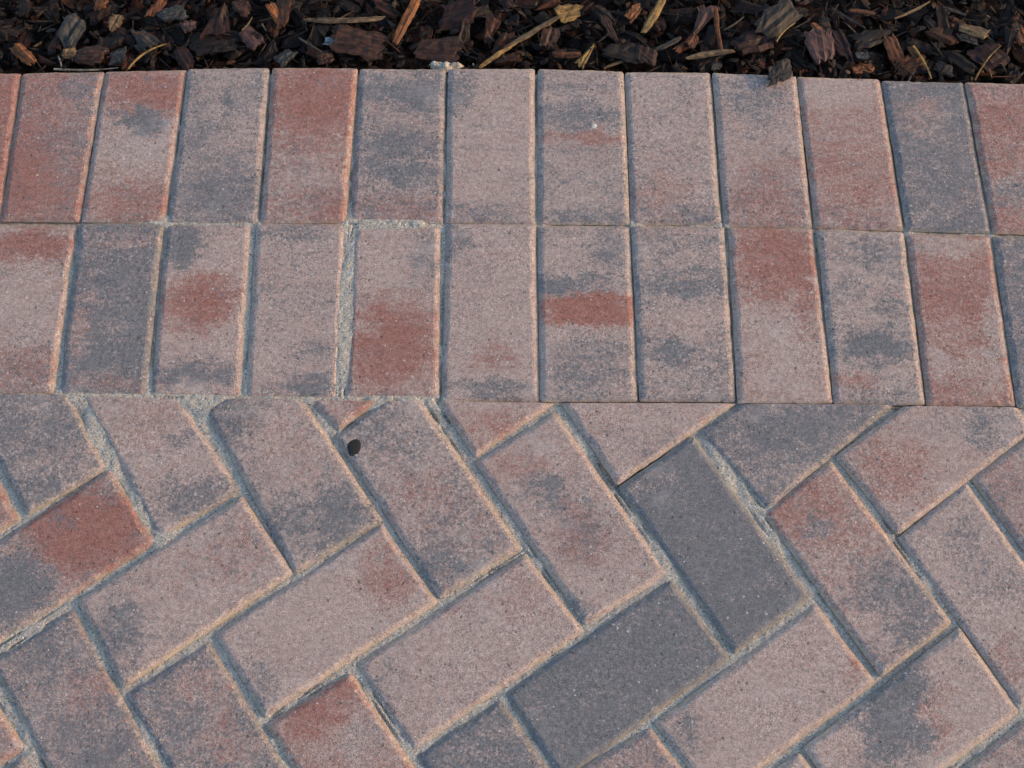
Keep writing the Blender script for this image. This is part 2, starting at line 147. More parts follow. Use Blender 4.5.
(2,[(-0.0195,-0.3448),(0.0626,-0.2866),(-0.0551,-0.1205),(-0.1372,-0.1787)],0.1,0.1,[(-0.0524,0.0316,0.0393,0.027,0.38,0.23),(0.0515,0.0384,0.023,0.0271,0.39,-0.08)],''),
(2,[(0.0054,-0.2005),(0.1723,-0.0825),(0.1143,-0.0007),(-0.0525,-0.1187)],0.1,0.6,[(-0.0444,0.0503,0.0443,0.0277,0.04,-0.08),(-0.0448,-0.0587,0.0376,0.0383,-0.1,0.4)],''),
(2,[(0.1249,-0.3692),(0.2071,-0.311),(0.0894,-0.1449),(0.0072,-0.2031)],0.5,0.05,[(0.0119,0.0195,0.0262,0.0441,0.09,0.2),(-0.0449,-0.0294,0.0337,0.0417,0.12,0.24)],''),
(2,[(0.1499,-0.2249),(0.3167,-0.1069),(0.2588,-0.0251),(0.0919,-0.1431)],0.1,0.6,[(0.0308,-0.0117,0.0205,0.0368,0.46,-0.08),(-0.0045,0.0185,0.0347,0.0231,0.16,-0.05)],''),
(2,[(0.2694,-0.3935),(0.3515,-0.3354),(0.2338,-0.1693),(0.1517,-0.2274)],0.5,0.05,[(-0.0194,-0.0387,0.0351,0.0483,-0.05,0.49),(-0.0181,0.0403,0.0357,0.0434,0.41,0.41)],''),
(2,[(0.2943,-0.2493),(0.4612,-0.1313),(0.4032,-0.0495),(0.2364,-0.1675)],0.5,0.05,[(-0.0423,0.0469,0.0236,0.042,-0.17,0.08),(-0.0442,0.0146,0.0294,0.037,-0.05,0.14)],''),
(2,[(0.4388,-0.2737),(0.6057,-0.1557),(0.5477,-0.0739),(0.3808,-0.1919)],0.12,0.15,[(0.0117,-0.0016,0.0418,0.0498,0.03,-0.03),(-0.0311,-0.0412,0.0322,0.0423,0.34,-0.04)],''),
(2,[(0.4637,-0.1295),(0.5459,-0.0713),(0.4282,0.0948),(0.346,0.0366)],0.12,0.15,[(-0.0405,-0.0168,0.0453,0.0345,0.18,0.07),(0.006,0.0126,0.0301,0.038,0.33,0.11)],''),
(2,[(0.5832,-0.2981),(0.7501,-0.18),(0.6922,-0.0983),(0.5253,-0.2163)],0.5,0.05,[(-0.0444,-0.0289,0.0212,0.0217,-0.14,0.44),(0.0279,0.0103,0.0439,0.0253,0.05,0.25)],''),
(2,[(0.6082,-0.1539),(0.6904,-0.0957),(0.5726,0.0704),(0.4905,0.0122)],0.1,0.6,[(0.0426,0.0048,0.0238,0.0213,-0.18,0.35),(0.0473,-0.0426,0.0443,0.0213,0.38,0.32)],''),
(2,[(0.6331,-0.0096),(0.8,0.1084),(0.7421,0.1902),(0.5752,0.0722)],0.12,0.15,[(-0.0027,-0.0337,0.0479,0.0282,-0.01,0.36),(0.0092,0.002,0.0371,0.0233,-0.12,0.49)],''),
(2,[(0.6581,0.1346),(0.7403,0.1927),(0.6226,0.3588),(0.5404,0.3007)],0.1,0.6,[(0.0243,0.0138,0.0368,0.027,-0.09,0.25),(-0.0588,-0.0567,0.0303,0.0376,0.45,0.17)],''),
(2,[(0.6831,0.2788),(0.8499,0.3969),(0.7947,0.4748),(0.7863,0.4746),(0.6251,0.3606)],0.25,0.25,[(0.0546,-0.0243,0.0344,0.0343,-0.17,-0.04),(-0.059,0.0353,0.0314,0.0404,0.11,0.2)],''),
(2,[(0.708,0.4231),(0.7807,0.4745),(0.673,0.4725)],0.1,0.1,[(0.0437,-0.0127,0.0231,0.0401,-0.18,0.21),(-0.0158,-0.0088,0.0418,0.0452,0.47,0.37)],''),
(2,[(0.7277,-0.3225),(0.8946,-0.2044),(0.8366,-0.1226),(0.6697,-0.2407)],0.1,0.1,[(0.0524,-0.0138,0.0303,0.0208,0.12,-0.07),(-0.0343,-0.0105,0.0323,0.0429,0.12,0.32)],''),
(2,[(0.7527,-0.1782),(0.8348,-0.1201),(0.7171,0.046),(0.6349,-0.0122)],0.12,0.15,[(-0.0573,0.0265,0.0428,0.0204,0.05,0.28),(-0.0435,0.0367,0.0492,0.0435,0.23,0.37)],''),
(2,[(0.7776,-0.034),(0.9445,0.084),(0.8865,0.1658),(0.7196,0.0478)],0.5,0.05,[(0.0547,-0.0201,0.0394,0.0228,0.44,-0.07),(-0.0255,0.0088,0.0267,0.0326,0.05,0.3)],''),
(2,[(0.8026,0.1102),(0.8847,0.1683),(0.767,0.3344),(0.6848,0.2763)],0.12,0.15,[(0.0021,0.0396,0.0386,0.0416,-0.19,0.31),(0.0492,-0.0437,0.0435,0.0435,-0.14,0.27)],''),
(2,[(0.8275,0.2545),(0.9944,0.3725),(0.9364,0.4543),(0.7696,0.3362)],0.25,0.25,[(-0.0156,0.0593,0.0371,0.0343,0.36,0.13),(-0.0445,0.0576,0.0248,0.047,0.48,0.18)],''),
(2,[(0.8525,0.3987),(0.9346,0.4568),(0.9205,0.4767),(0.7985,0.4749)],0.1,0.1,[(-0.0456,-0.0047,0.0363,0.0436,0.5,0.05),(-0.0559,0.0578,0.0201,0.0489,0.43,0.44)],''),
(2,[(0.8722,-0.3469),(1.039,-0.2288),(0.9811,-0.147),(0.8142,-0.2651)],0.12,0.15,[(-0.0359,0.0118,0.033,0.0413,-0.07,0.18),(0.0496,0.0107,0.0478,0.0425,-0.11,0.29)],''),
(2,[(0.8971,-0.2026),(0.9793,-0.1445),(0.8616,0.0216),(0.7794,-0.0365)],0.1,0.6,[(-0.0378,-0.0514,0.0381,0.0203,-0.16,0.13),(-0.0383,0.0198,0.0283,0.0273,0.19,0.21)],''),
(2,[(0.9221,-0.0584),(1.0889,0.0596),(1.031,0.1414),(0.8641,0.0234)],0.1,0.6,[(0.0385,0.0521,0.0233,0.0217,0.33,0.14),(-0.0536,0.0036,0.0296,0.0264,0.27,0.34)],''),
(2,[(0.947,0.0858),(1.0292,0.144),(0.9115,0.31),(0.8293,0.2519)],0.12,0.15,[(-0.0288,0.0199,0.0268,0.0466,0.08,0.18),(-0.0399,-0.0043,0.0283,0.0435,-0.11,0.22)],''),
(2,[(0.9969,0.3743),(1.0791,0.4324),(1.0475,0.477),(0.9244,0.4767)],0.12,0.15,[(0.0495,0.0186,0.0369,0.0244,-0.13,0.26),(0.0505,-0.0502,0.0327,0.0311,-0.18,0.27)],'')
]
SAND = [(-0.3036,0.4662,0.2432,0.0045,0.5),(-0.3004,0.6737,0.1055,0.0037,-0.3),(-0.1807,0.5706,0.0152,0.1001,0.3),(-0.1833,0.6695,0.0155,0.0123,-0.3),(-0.1336,0.6755,0.0534,0.0087,-0.3),(-0.3297,0.4617,0.0232,0.0101,-0.2),(-0.3206,0.4552,0.0105,0.0111,-0.2),(-0.1861,0.4501,0.0105,0.0156,-0.8),(-0.1183,0.4683,0.0551,0.0067,-0.2),(-0.1414,0.4634,0.0169,0.0067,-0.2),(-0.0758,0.4659,0.0169,0.0101,-0.8),(-0.4622,0.4634,0.0211,0.009,-0.6),(-0.4373,0.4338,0.0126,0.0331,-0.6),(-0.4176,0.4013,0.0104,0.0217,-1),(-0.3798,0.3431,0.0123,0.0264,-1),(-0.3507,0.3122,0.0143,0.0125,-0.8),(-0.4148,0.4655,0.0581,0.0056,-1),(-0.2933,0.5919,0.0054,0.107,-2.2),(-0.2785,0.4819,0.0106,0.0226,-1.2),(-0.3892,0.6724,0.0155,0.0074,-0.8),(-0.3448,0.6734,0.0444,0.0049,-1.5),(-0.2394,0.6757,0.0444,0.0037,-2),(-0.3899,0.4796,0.0085,0.018,-1.2),(-0.48,0.4777,0.0085,0.0225,-1.2),(-0.4884,0.5406,0.0065,0.0813,-2),(-0.077,0.5846,0.0054,0.0948,-2),(0.0276,0.6815,0.0111,0.005,-2),(0.1302,0.6825,0.0111,0.0062,-1.5),(0.2304,0.681,0.0111,0.0062,-1.5),(0.4341,0.6792,0.0112,0.0062,-1.8),(0.1541,0.3015,0.0143,0.0207,-1),(0.2181,0.3872,0.0125,0.0485,-1),(0.2454,0.4204,0.0105,0.0329,-1),(0.2676,0.3351,0.0103,0.0525,-1.4),(0.3172,0.2237,0.008,0.0397,-3),(0.1036,0.3635,0.0103,0.032,-2),(-0.4044,0.2096,0.0119,0.0395,-1.2),(-0.3462,0.1331,0.0117,0.0379,-1.4),(-0.4602,0.112,0.0097,0.0281,-1.4),(-0.4738,0.2082,0.0297,0.0118,-1.4),(-0.2008,0.4332,0.0105,0.0276,-1.5),(-0.2952,0.4313,0.0105,0.0331,-2),(0.135,0.3964,0.0521,0.0195,-9),(0.4153,0.4738,0.0149,0.0056,-14),(0.0103,0.7983,0.0046,0.0131,-12),(0.1233,0.7748,0.0046,0.0905,-8),(0.3284,0.7794,0.0057,0.0972,-8),(0.2255,0.8031,0.0046,0.072,-7),(0.4291,0.7559,0.0057,0.0769,-6.5),(0.5225,0.7837,0.0057,0.0779,-6),(0.3289,0.5933,0.0055,0.0833,-6.5),(0.5423,0.5979,0.0055,0.0835,-6.5),(-0.5724,0.7852,0.0057,0.0714,-5.5),(-0.4864,0.8002,0.0057,0.0654,-6),(-0.528,0.6706,0.0465,0.0037,-7),(-0.0325,0.6802,0.0445,0.0037,-6),(0.295,0.6812,0.0402,0.0037,-6),(0.3841,0.6806,0.0402,0.0037,-6),(-0.0825,0.8357,0.0035,0.0332,-9),(0.1362,0.4793,0.0064,0.0113,-7),(0.2373,0.4814,0.0064,0.0158,-8),(0.3416,0.4836,0.0043,0.0113,-8),(0.1998,0.4727,0.0637,0.0034,-6),(0.4865,0.4753,0.0532,0.0034,-7),(0.2847,0.4734,0.0531,0.0034,-6),(0.0831,0.4703,0.053,0.0034,-5.5),(0.3782,0.4452,0.0422,0.0444,-5.5),(0.4339,0.3595,0.0414,0.0426,-5.5),(0.4975,0.2776,0.0405,0.0919,-5.5),(-0.1754,0.2042,0.0595,0.0443,-5),(-0.038,0.2568,0.0603,0.0455,-5),(0.4013,0.2155,0.0598,0.0396,-6),(0.2879,0.1453,0.0783,0.0477,-5),(0.1117,0.123,0.0583,0.0377,-4.5)]
CHIPS = [
('bark_chip', 'f', -0.5807, 0.8916, -0.01, 0.0349, 0.0134, -0.73, (0.38, 0.14, 0.05), 'bright orange red chip above the leftmost full paver'),
('bark_chip', 'f', -0.6042, 0.9242, -0.01, 0.0322, 0.0081, -0.272, (0.12, 0.055, 0.036), 'tan brown slanting sliver at the left edge of the mulch'),
('bark_chip', 'f', -0.5323, 0.944, -0.01, 0.0183, 0.0083, -0.178, (0.24, 0.085, 0.035), 'small orange chip above the grey speckled chunk'),
('bark_chip', 'f', -0.499, 0.9631, -0.01, 0.0153, 0.0114, 0.128, (0.38, 0.14, 0.05), 'small orange chip cut by the top border, above the ribbed block'),
('bark_chip', 'f', -0.5287, 0.926, -0.01, 0.0406, 0.0238, 1.141, (0.16, 0.15, 0.14), 'grey chunk flecked with white, above the leftmost full paver'),
('bark_chip', 'f', -0.4793, 0.9383, -0.01, 0.0234, 0.013, 1.22, (0.33, 0.2, 0.1), 'tan chip standing steeply above the second full paver'),
('bark_chip', 'f', -0.502, 0.892, -0.01, 0.0375, 0.0234, 0.023, (0.12, 0.055, 0.036), 'dark brown ribbed block resting against the pale needle'),
('bark_chip', 'f', -0.5269, 0.8942, -0.01, 0.0174, 0.0139, 0.126, (0.33, 0.2, 0.1), 'small tan chip left of the ribbed brown block'),
('splinter', 's', -0.5376, 0.8837, -0.011, 0.0153, 0.0025, -1.221, (0.4, 0.36, 0.28), 'tiny pale upright splinter at the edge of the leftmost full paver'),
('pine_needle', 'n', -0.5049, 0.8738, -0.008, 0.0743, 0.0025, 0.064, (0.4, 0.36, 0.28), 'pale straight needle lying flat along the paver edge'),
('bark_chip', 'f', -0.4703, 0.8928, -0.01, 0.0208, 0.0181, 0.441, (0.16, 0.15, 0.14), 'grey chip right of the ribbed brown block'),
('pine_needle', 'n', -0.433, 0.8883, -0.004, 0.0539, 0.0033, 0.666, (0.46, 0.27, 0.09), 'yellowish stalk rising from the second full paver edge'),
('bark_chip', 't', -0.354, 0.9441, -0.01, 0.0466, 0.0319, 1.438, (0.085, 0.032, 0.022), 'large dark red triangular chip above the third full paver'),
('bark_chip', 'f', -0.4329, 0.9591, -0.01, 0.0303, 0.0108, 1.002, (0.24, 0.085, 0.035), 'rust brown slanting chip above the yellowish stalk'),
('bark_chip', 'f', -0.4131, 0.9524, -0.01, 0.0329, 0.0213, 0.338, (0.16, 0.15, 0.14), 'grey blue weathered chip near the top left'),
('bark_chip', 'f', -0.3911, 0.9347, -0.01, 0.0188, 0.0155, 0.441, (0.2, 0.1, 0.085), 'pinkish brown chip between grey weathered and red triangular chips'),
('bark_chip', 'f', -0.4413, 0.9169, -0.01, 0.0323, 0.0185, -0.794, (0.12, 0.09, 0.07), 'brown chip with grey streaks above the yellowish stalk'),
('bark_chip', 'f', -0.3929, 0.8932, -0.01, 0.0356, 0.0165, -1.028, (0.085, 0.032, 0.022), 'dark red chip tipping over the gap between second and third full pavers'),
('bark_chip', 'f', -0.3308, 0.9628, -0.01, 0.0257, 0.0173, -0.558, (0.12, 0.055, 0.036), 'brown chip at the top beside the tiny tan needle'),
('bark_chip', 'f', -0.3165, 0.9212, -0.01, 0.0321, 0.0186, -0.856, (0.2, 0.1, 0.085), 'pinkish brown chip under the tiny tan needle'),
('pine_needle', 'n', -0.3216, 0.9377, -0.004, 0.0218, 0.0021, 1.054, (0.33, 0.2, 0.1), 'tiny tan needle right of the red triangular chip'),
('bark_chip', 'f', -0.3596, 0.9146, -0.01, 0.0585, 0.0279, 0.189, (0.035, 0.022, 0.017), 'broad blackish chip below the red triangular chip'),
('bark_stick', 's', -0.2067, 0.9489, -0.007, 0.0925, 0.0091, 0.023, (0.33, 0.2, 0.1), 'long straight tan stick lying level above a flat brown chip'),
('bark_chip', 'f', -0.191, 0.9171, -0.01, 0.0645, 0.0343, -0.18, (0.12, 0.055, 0.036), 'broad flat reddish brown chip below the long level stick'),
('bark_chip', 'f', -0.2907, 0.9539, -0.01, 0.0334, 0.0109, -1.08, (0.38, 0.14, 0.05), 'orange chip leaning left of its rust twin'),
('bark_chip', 'f', -0.279, 0.9571, -0.01, 0.0475, 0.012, 1.528, (0.24, 0.085, 0.035), 'upright rust chip beside a leaning orange chip'),
('splinter', 's', -0.2444, 0.9097, -0.007, 0.0329, 0.0039, -0.593, (0.12, 0.09, 0.07), 'grey brown fibre sliver left of the pale bluish flake'),
('bark_chip', 'f', -0.2192, 0.9164, -0.01, 0.0226, 0.0096, -0.139, (0.33, 0.36, 0.38), 'small pale bluish flake left of the flat brown chip'),
('bark_chip', 'f', -0.275, 0.8972, -0.014, 0.0271, 0.0146, 0.825, (0.16, 0.15, 0.14), 'pale grey lump at the edge of the fourth full paver'),
('bark_chip', 'f', -0.2274, 0.897, -0.01, 0.0211, 0.0165, 0.33, (0.12, 0.055, 0.036), 'brown chip under the pale bluish flake'),
('bark_stick', 's', -0.132, 0.9529, -0.007, 0.0757, 0.0137, 1.206, (0.38, 0.14, 0.05), 'thick orange fibrous stick leaning steeply out of the mulch'),
('bark_chip', 'f', -0.0718, 0.9604, -0.01, 0.0455, 0.0337, 0.229, (0.085, 0.032, 0.022), 'dark red chip right of the thick orange stick'),
('bark_chip', 'f', -0.0961, 0.9082, -0.01, 0.0543, 0.0275, -0.038, (0.12, 0.055, 0.036), 'wide brown chip above the pale mortar patch'),
('bark_stick', 's', -0.024, 0.9024, -0.007, 0.052, 0.0066, 0.672, (0.46, 0.27, 0.09), 'yellow stick touching the edge above the sixth full paver'),
('bark_stick', 's', 0.0168, 0.9338, -0.007, 0.0724, 0.0067, 0.635, (0.33, 0.2, 0.1), 'tan stick running up to the knobbly lump'),
('bark_chip', 'f', 0.0581, 0.9648, -0.01, 0.033, 0.0194, 0.388, (0.46, 0.27, 0.09), 'knobbly yellow brown lump at the end of a tan stick'),
('bark_chip', 'f', 0.0358, 0.9279, -0.01, 0.0274, 0.0181, 1.28, (0.12, 0.055, 0.036), 'brown crumpled chip below the tan stick'),
('bark_chip', 'f', 0.1045, 0.9519, -0.01, 0.0515, 0.01, -1.196, (0.12, 0.055, 0.036), 'narrow brown chip leaning above the seventh full paver'),
('bark_chip', 't', 0.0796, 0.9054, -0.01, 0.0372, 0.0123, 1.036, (0.46, 0.27, 0.09), 'yellow pointed splinter chip at the edge of the seventh full paver'),
('bark_stick', 's', 0.0559, 0.907, -0.007, 0.0329, 0.0076, 0.023, (0.24, 0.085, 0.035), 'short reddish stick left of the yellow pointed splinter'),
('bark_chip', 'f', 0.1369, 0.9667, -0.01, 0.0242, 0.0102, 0.921, (0.38, 0.14, 0.05), 'small orange chip left of the yellow slab stick'),
('bark_chip', 'f', 0.1232, 0.9119, -0.01, 0.0448, 0.0249, -0.038, (0.035, 0.022, 0.017), 'dark blocky chip right of the yellow pointed splinter'),
('splinter', 's', 0.1173, 0.8959, -0.011, 0.0338, 0.004, 0.361, (0.33, 0.2, 0.1), 'thin greyish tan sliver on the edge above the seventh full paver'),
('bark_stick', 's', 0.1605, 0.9638, -0.007, 0.0551, 0.0098, 1.092, (0.46, 0.27, 0.09), 'bright yellow flat stick slanting in from the top'),
('bark_chip', 't', 0.2178, 0.9574, -0.01, 0.0528, 0.0218, -2.015, (0.2, 0.1, 0.085), 'pinkish shard pointing down above the eighth full paver'),
('bark_stick', 's', 0.2371, 0.9446, -0.007, 0.0609, 0.0054, -1.486, (0.24, 0.085, 0.035), 'thin reddish stick standing right of the pinkish shard'),
('bark_stick', 's', 0.2253, 0.9081, -0.007, 0.0549, 0.0082, 0.184, (0.33, 0.2, 0.1), 'level tan stick under the thin reddish stick'),
('bark_chip', 'f', 0.2762, 0.9293, -0.01, 0.0499, 0.0294, 0.453, (0.085, 0.032, 0.022), 'dark red ridged block right of the level tan stick'),
('bark_chip', 'f', 0.2051, 0.9276, -0.01, 0.0205, 0.0121, 1.096, (0.24, 0.085, 0.035), 'small red jagged chip left of the thin reddish stick'),
('splinter', 's', 0.1762, 0.9235, -0.007, 0.0348, 0.0067, 0.513, (0.12, 0.09, 0.07), 'grey brown sliver below the bright yellow stick'),
('bark_chip', 'f', 0.1503, 0.907, -0.01, 0.0248, 0.0235, 1.406, (0.12, 0.055, 0.036), 'brown blocky chip above the left end of the eighth full paver'),
('bark_chip', 'f', 0.2331, 0.8978, -0.014, 0.013, 0.011, 0.023, (0.16, 0.15, 0.14), 'tiny grey chip under the level tan stick'),
('splinter', 's', 0.2553, 0.9532, -0.007, 0.0312, 0.0026, 0.689, (0.12, 0.09, 0.07), 'thin grey sliver above the dark red ridged block'),
('bark_chip', 'f', 0.3576, 0.9243, -0.01, 0.0494, 0.0325, -1.511, (0.2, 0.1, 0.085), 'mauve ridged chip standing above the tenth full paver'),
('bark_chip', 'f', 0.3544, 0.9506, -0.01, 0.0177, 0.0094, -0.948, (0.38, 0.14, 0.05), 'orange tip behind the mauve ridged chip'),
('bark_chip', 'f', 0.3804, 0.9304, -0.01, 0.0448, 0.0165, -1.247, (0.085, 0.032, 0.022), 'dark red narrow chip right of the mauve ridged chip'),
('bark_chip', 'f', 0.4053, 0.899, -0.014, 0.0274, 0.0145, 0.409, (0.38, 0.14, 0.05), 'bright orange block at the edge of the tenth full paver'),
('bark_chip', 'f', 0.4055, 0.9156, -0.01, 0.0154, 0.0152, 0.023, (0.16, 0.15, 0.14), 'small rounded grey chip above the bright orange block'),
('bark_chip', 'p', 0.3035, 0.8774, 0.001, 0.0322, 0.0219, 0.503, (0.12, 0.09, 0.07), 'grey brown chip overlapping onto the ninth full paver'),
('pine_needle', 'n', 0.3158, 0.94, -0.004, 0.0348, 0.0022, 0.831, (0.46, 0.27, 0.09), 'short golden needle left of the mauve ridged chip'),
('bark_chip', 'f', 0.4438, 0.9235, -0.01, 0.0393, 0.0166, -1.259, (0.24, 0.085, 0.035), 'rust chip above the left corner of the eleventh full paver'),
('splinter', 's', 0.4086, 0.9708, -0.007, 0.0307, 0.0057, -0.144, (0.24, 0.085, 0.035), 'reddish sliver near the top, above the mauve chip'),
('splinter', 's', 0.3925, 0.962, -0.007, 0.0429, 0.0035, -0.543, (0.12, 0.09, 0.07), 'grey brown sliver crossing below the reddish sliver'),
('bark_chip', 'f', 0.419, 0.9381, -0.01, 0.0519, 0.0204, 0.319, (0.035, 0.022, 0.017), 'long blackish chip left of the rust chip'),
('bark_chip', 'f', 0.3074, 0.9608, -0.01, 0.061, 0.0309, 0.735, (0.12, 0.09, 0.07), 'broad dull grey brown chip behind the short golden needle'),
('bark_chip', 'f', 0.54, 0.9507, -0.01, 0.0373, 0.0143, -0.4, (0.33, 0.2, 0.1), 'olive tan chip near the right, uppermost of a pair'),
('bark_chip', 'f', 0.5341, 0.9394, -0.01, 0.0232, 0.0086, -0.399, (0.12, 0.09, 0.07), 'greyish tan sliver just under the olive tan chip'),
('pine_needle', 'n', 0.4746, 0.9036, -0.008, 0.0487, 0.0033, -1.213, (0.46, 0.27, 0.09), 'yellow stalk leaning left above the eleventh full paver'),
('pine_needle', 'n', 0.5526, 0.9054, -0.008, 0.0609, 0.0021, 0.935, (0.46, 0.27, 0.09), 'thin curved golden needle leaning right near the right edge'),
('bark_chip', 'f', 0.4623, 0.9031, -0.014, 0.037, 0.0187, 0.316, (0.24, 0.085, 0.035), 'reddish chip left of the left leaning yellow stalk'),
('bark_chip', 'f', 0.5956, 0.9478, -0.01, 0.0373, 0.0141, -1.373, (0.24, 0.085, 0.035), 'rust chip at the far right edge'),
('bark_chip', 'f', 0.5556, 0.9163, -0.014, 0.0382, 0.0305, -0.816, (0.085, 0.032, 0.022), 'dark reddish chip behind the thin curved golden needle'),
('bark_chip', 'f', 0.5034, 0.9012, -0.014, 0.0231, 0.0126, -0.395, (0.12, 0.09, 0.07), 'small brown chip between the two yellow stalks at the right'),
('splinter', 's', 0.4701, 0.9779, -0.007, 0.0494, 0.0035, 0.521, (0.33, 0.2, 0.1), 'thin tan sliver at the top above the rust chip'),
('splinter', 's', 0.5187, 0.9748, -0.007, 0.0282, 0.0037, -0.444, (0.12, 0.09, 0.07), 'thin grey sliver above the olive tan chip')
]

# ------------------------------------------------------------------ helpers
def tag(o, label=None, cat=None, group=None, kind=None):
    if label: o["label"] = label
    if cat: o["category"] = cat
    if group: o["group"] = group
    if kind: o["kind"] = kind
    return o


def mesh_from(name, verts, faces, mat, smooth=False):
    me = bpy.data.meshes.new(name)
    me.from_pydata([tuple(v) for v in verts], [], faces)
    me.update()
    if mat: me.materials.append(mat)
    if not smooth: me.shade_flat()
    return me


def link(name, me, parent=None):
    o = bpy.data.objects.new(name, me)
    COL.objects.link(o)
    if parent is not None: o.parent = parent
    return o


class NT:
    """small node-tree builder"""
    def __init__(self, name):
        self.m = bpy.data.materials.new(name)
        self.m.use_nodes = True
        self.t = self.m.node_tree
        self.b = self.t.nodes['Principled BSDF']
    def n(self, kind, **kw):
        q = self.t.nodes.new(kind)
        for k, v in kw.items(): setattr(q, k, v)
        return q
    def put(self, sock, v):
        if isinstance(v, bpy.types.NodeSocket): self.t.links.new(v, sock)
        elif v is not None:
            if isinstance(v, (tuple, list)) and sock.type == 'RGBA' and len(v) == 3: v = (*v, 1.0)
            sock.default_value = v
    def math(self, op, a, b=None, c=None, clamp=False):
        q = self.n('ShaderNodeMath', operation=op, use_clamp=clamp)
        self.put(q.inputs[0], a); self.put(q.inputs[1], b)
        if c is not None: self.put(q.inputs[2], c)
        return q.outputs[0]
    def vmath(self, op, a, b=None):
        q = self.n('ShaderNodeVectorMath', operation=op)
        self.put(q.inputs[0], a); self.put(q.inputs[1], b)
        return q.outputs['Value'] if op in ('LENGTH', 'DOT_PRODUCT', 'DISTANCE') else q.outputs[0]
    def smooth(self, v, lo, hi, out_lo=0.0, out_hi=1.0):
        q = self.n('ShaderNodeMapRange', interpolation_type='SMOOTHSTEP')
        for i, x in enumerate((v, lo, hi, out_lo, out_hi)): self.put(q.inputs[i], x)
        return q.outputs[0]
    def noise(self, vec, scale, detail=2.0, rough=0.5, out='Fac'):
        q = self.n('ShaderNodeTexNoise')
        self.put(q.inputs['Vector'], vec); q.inputs['Scale'].default_value = scale
        q.inputs['Detail'].default_value = detail; q.inputs['Roughness'].default_value = rough
        return q.outputs[out]
    def voronoi(self, vec, scale, out='Distance'):
        q = self.n('ShaderNodeTexVoronoi')
        self.put(q.inputs['Vector'], vec); q.inputs['Scale'].default_value = scale
        return q.outputs[out]
    def mix(self, f, a, b, mode='MIX'):
        q = self.n('ShaderNodeMix', data_type='RGBA', blend_type=mode)
        self.put(q.inputs[0], f); self.put(q.inputs[6], a); self.put(q.inputs[7], b)
        return q.outputs[2]
    def attr(self, name, out='Vector'):
        q = self.n('ShaderNodeAttribute', attribute_type='OBJECT', attribute_name=name)
        return q.outputs[out]
    def sep(self, v):
        q = self.n('ShaderNodeSeparateXYZ'); self.put(q.inputs[0], v)
        return q.outputs
    def comb(self, x, y, z):
        q = self.n('ShaderNodeCombineXYZ')
        for i, v in enumerate((x, y, z)): self.put(q.inputs[i], v)
        return q.outputs[0]
    def bump(self, h, strength, dist, normal=None):
        q = self.n('ShaderNodeBump')
        q.inputs['Strength'].default_value = strength; q.inputs['Distance'].default_value = dist
        self.put(q.inputs['Height'], h)
        if normal is not None: self.put(q.inputs['Normal'], normal)
        return q.outputs[0]


def grey(t, v):
    return t.comb(v, v, v)


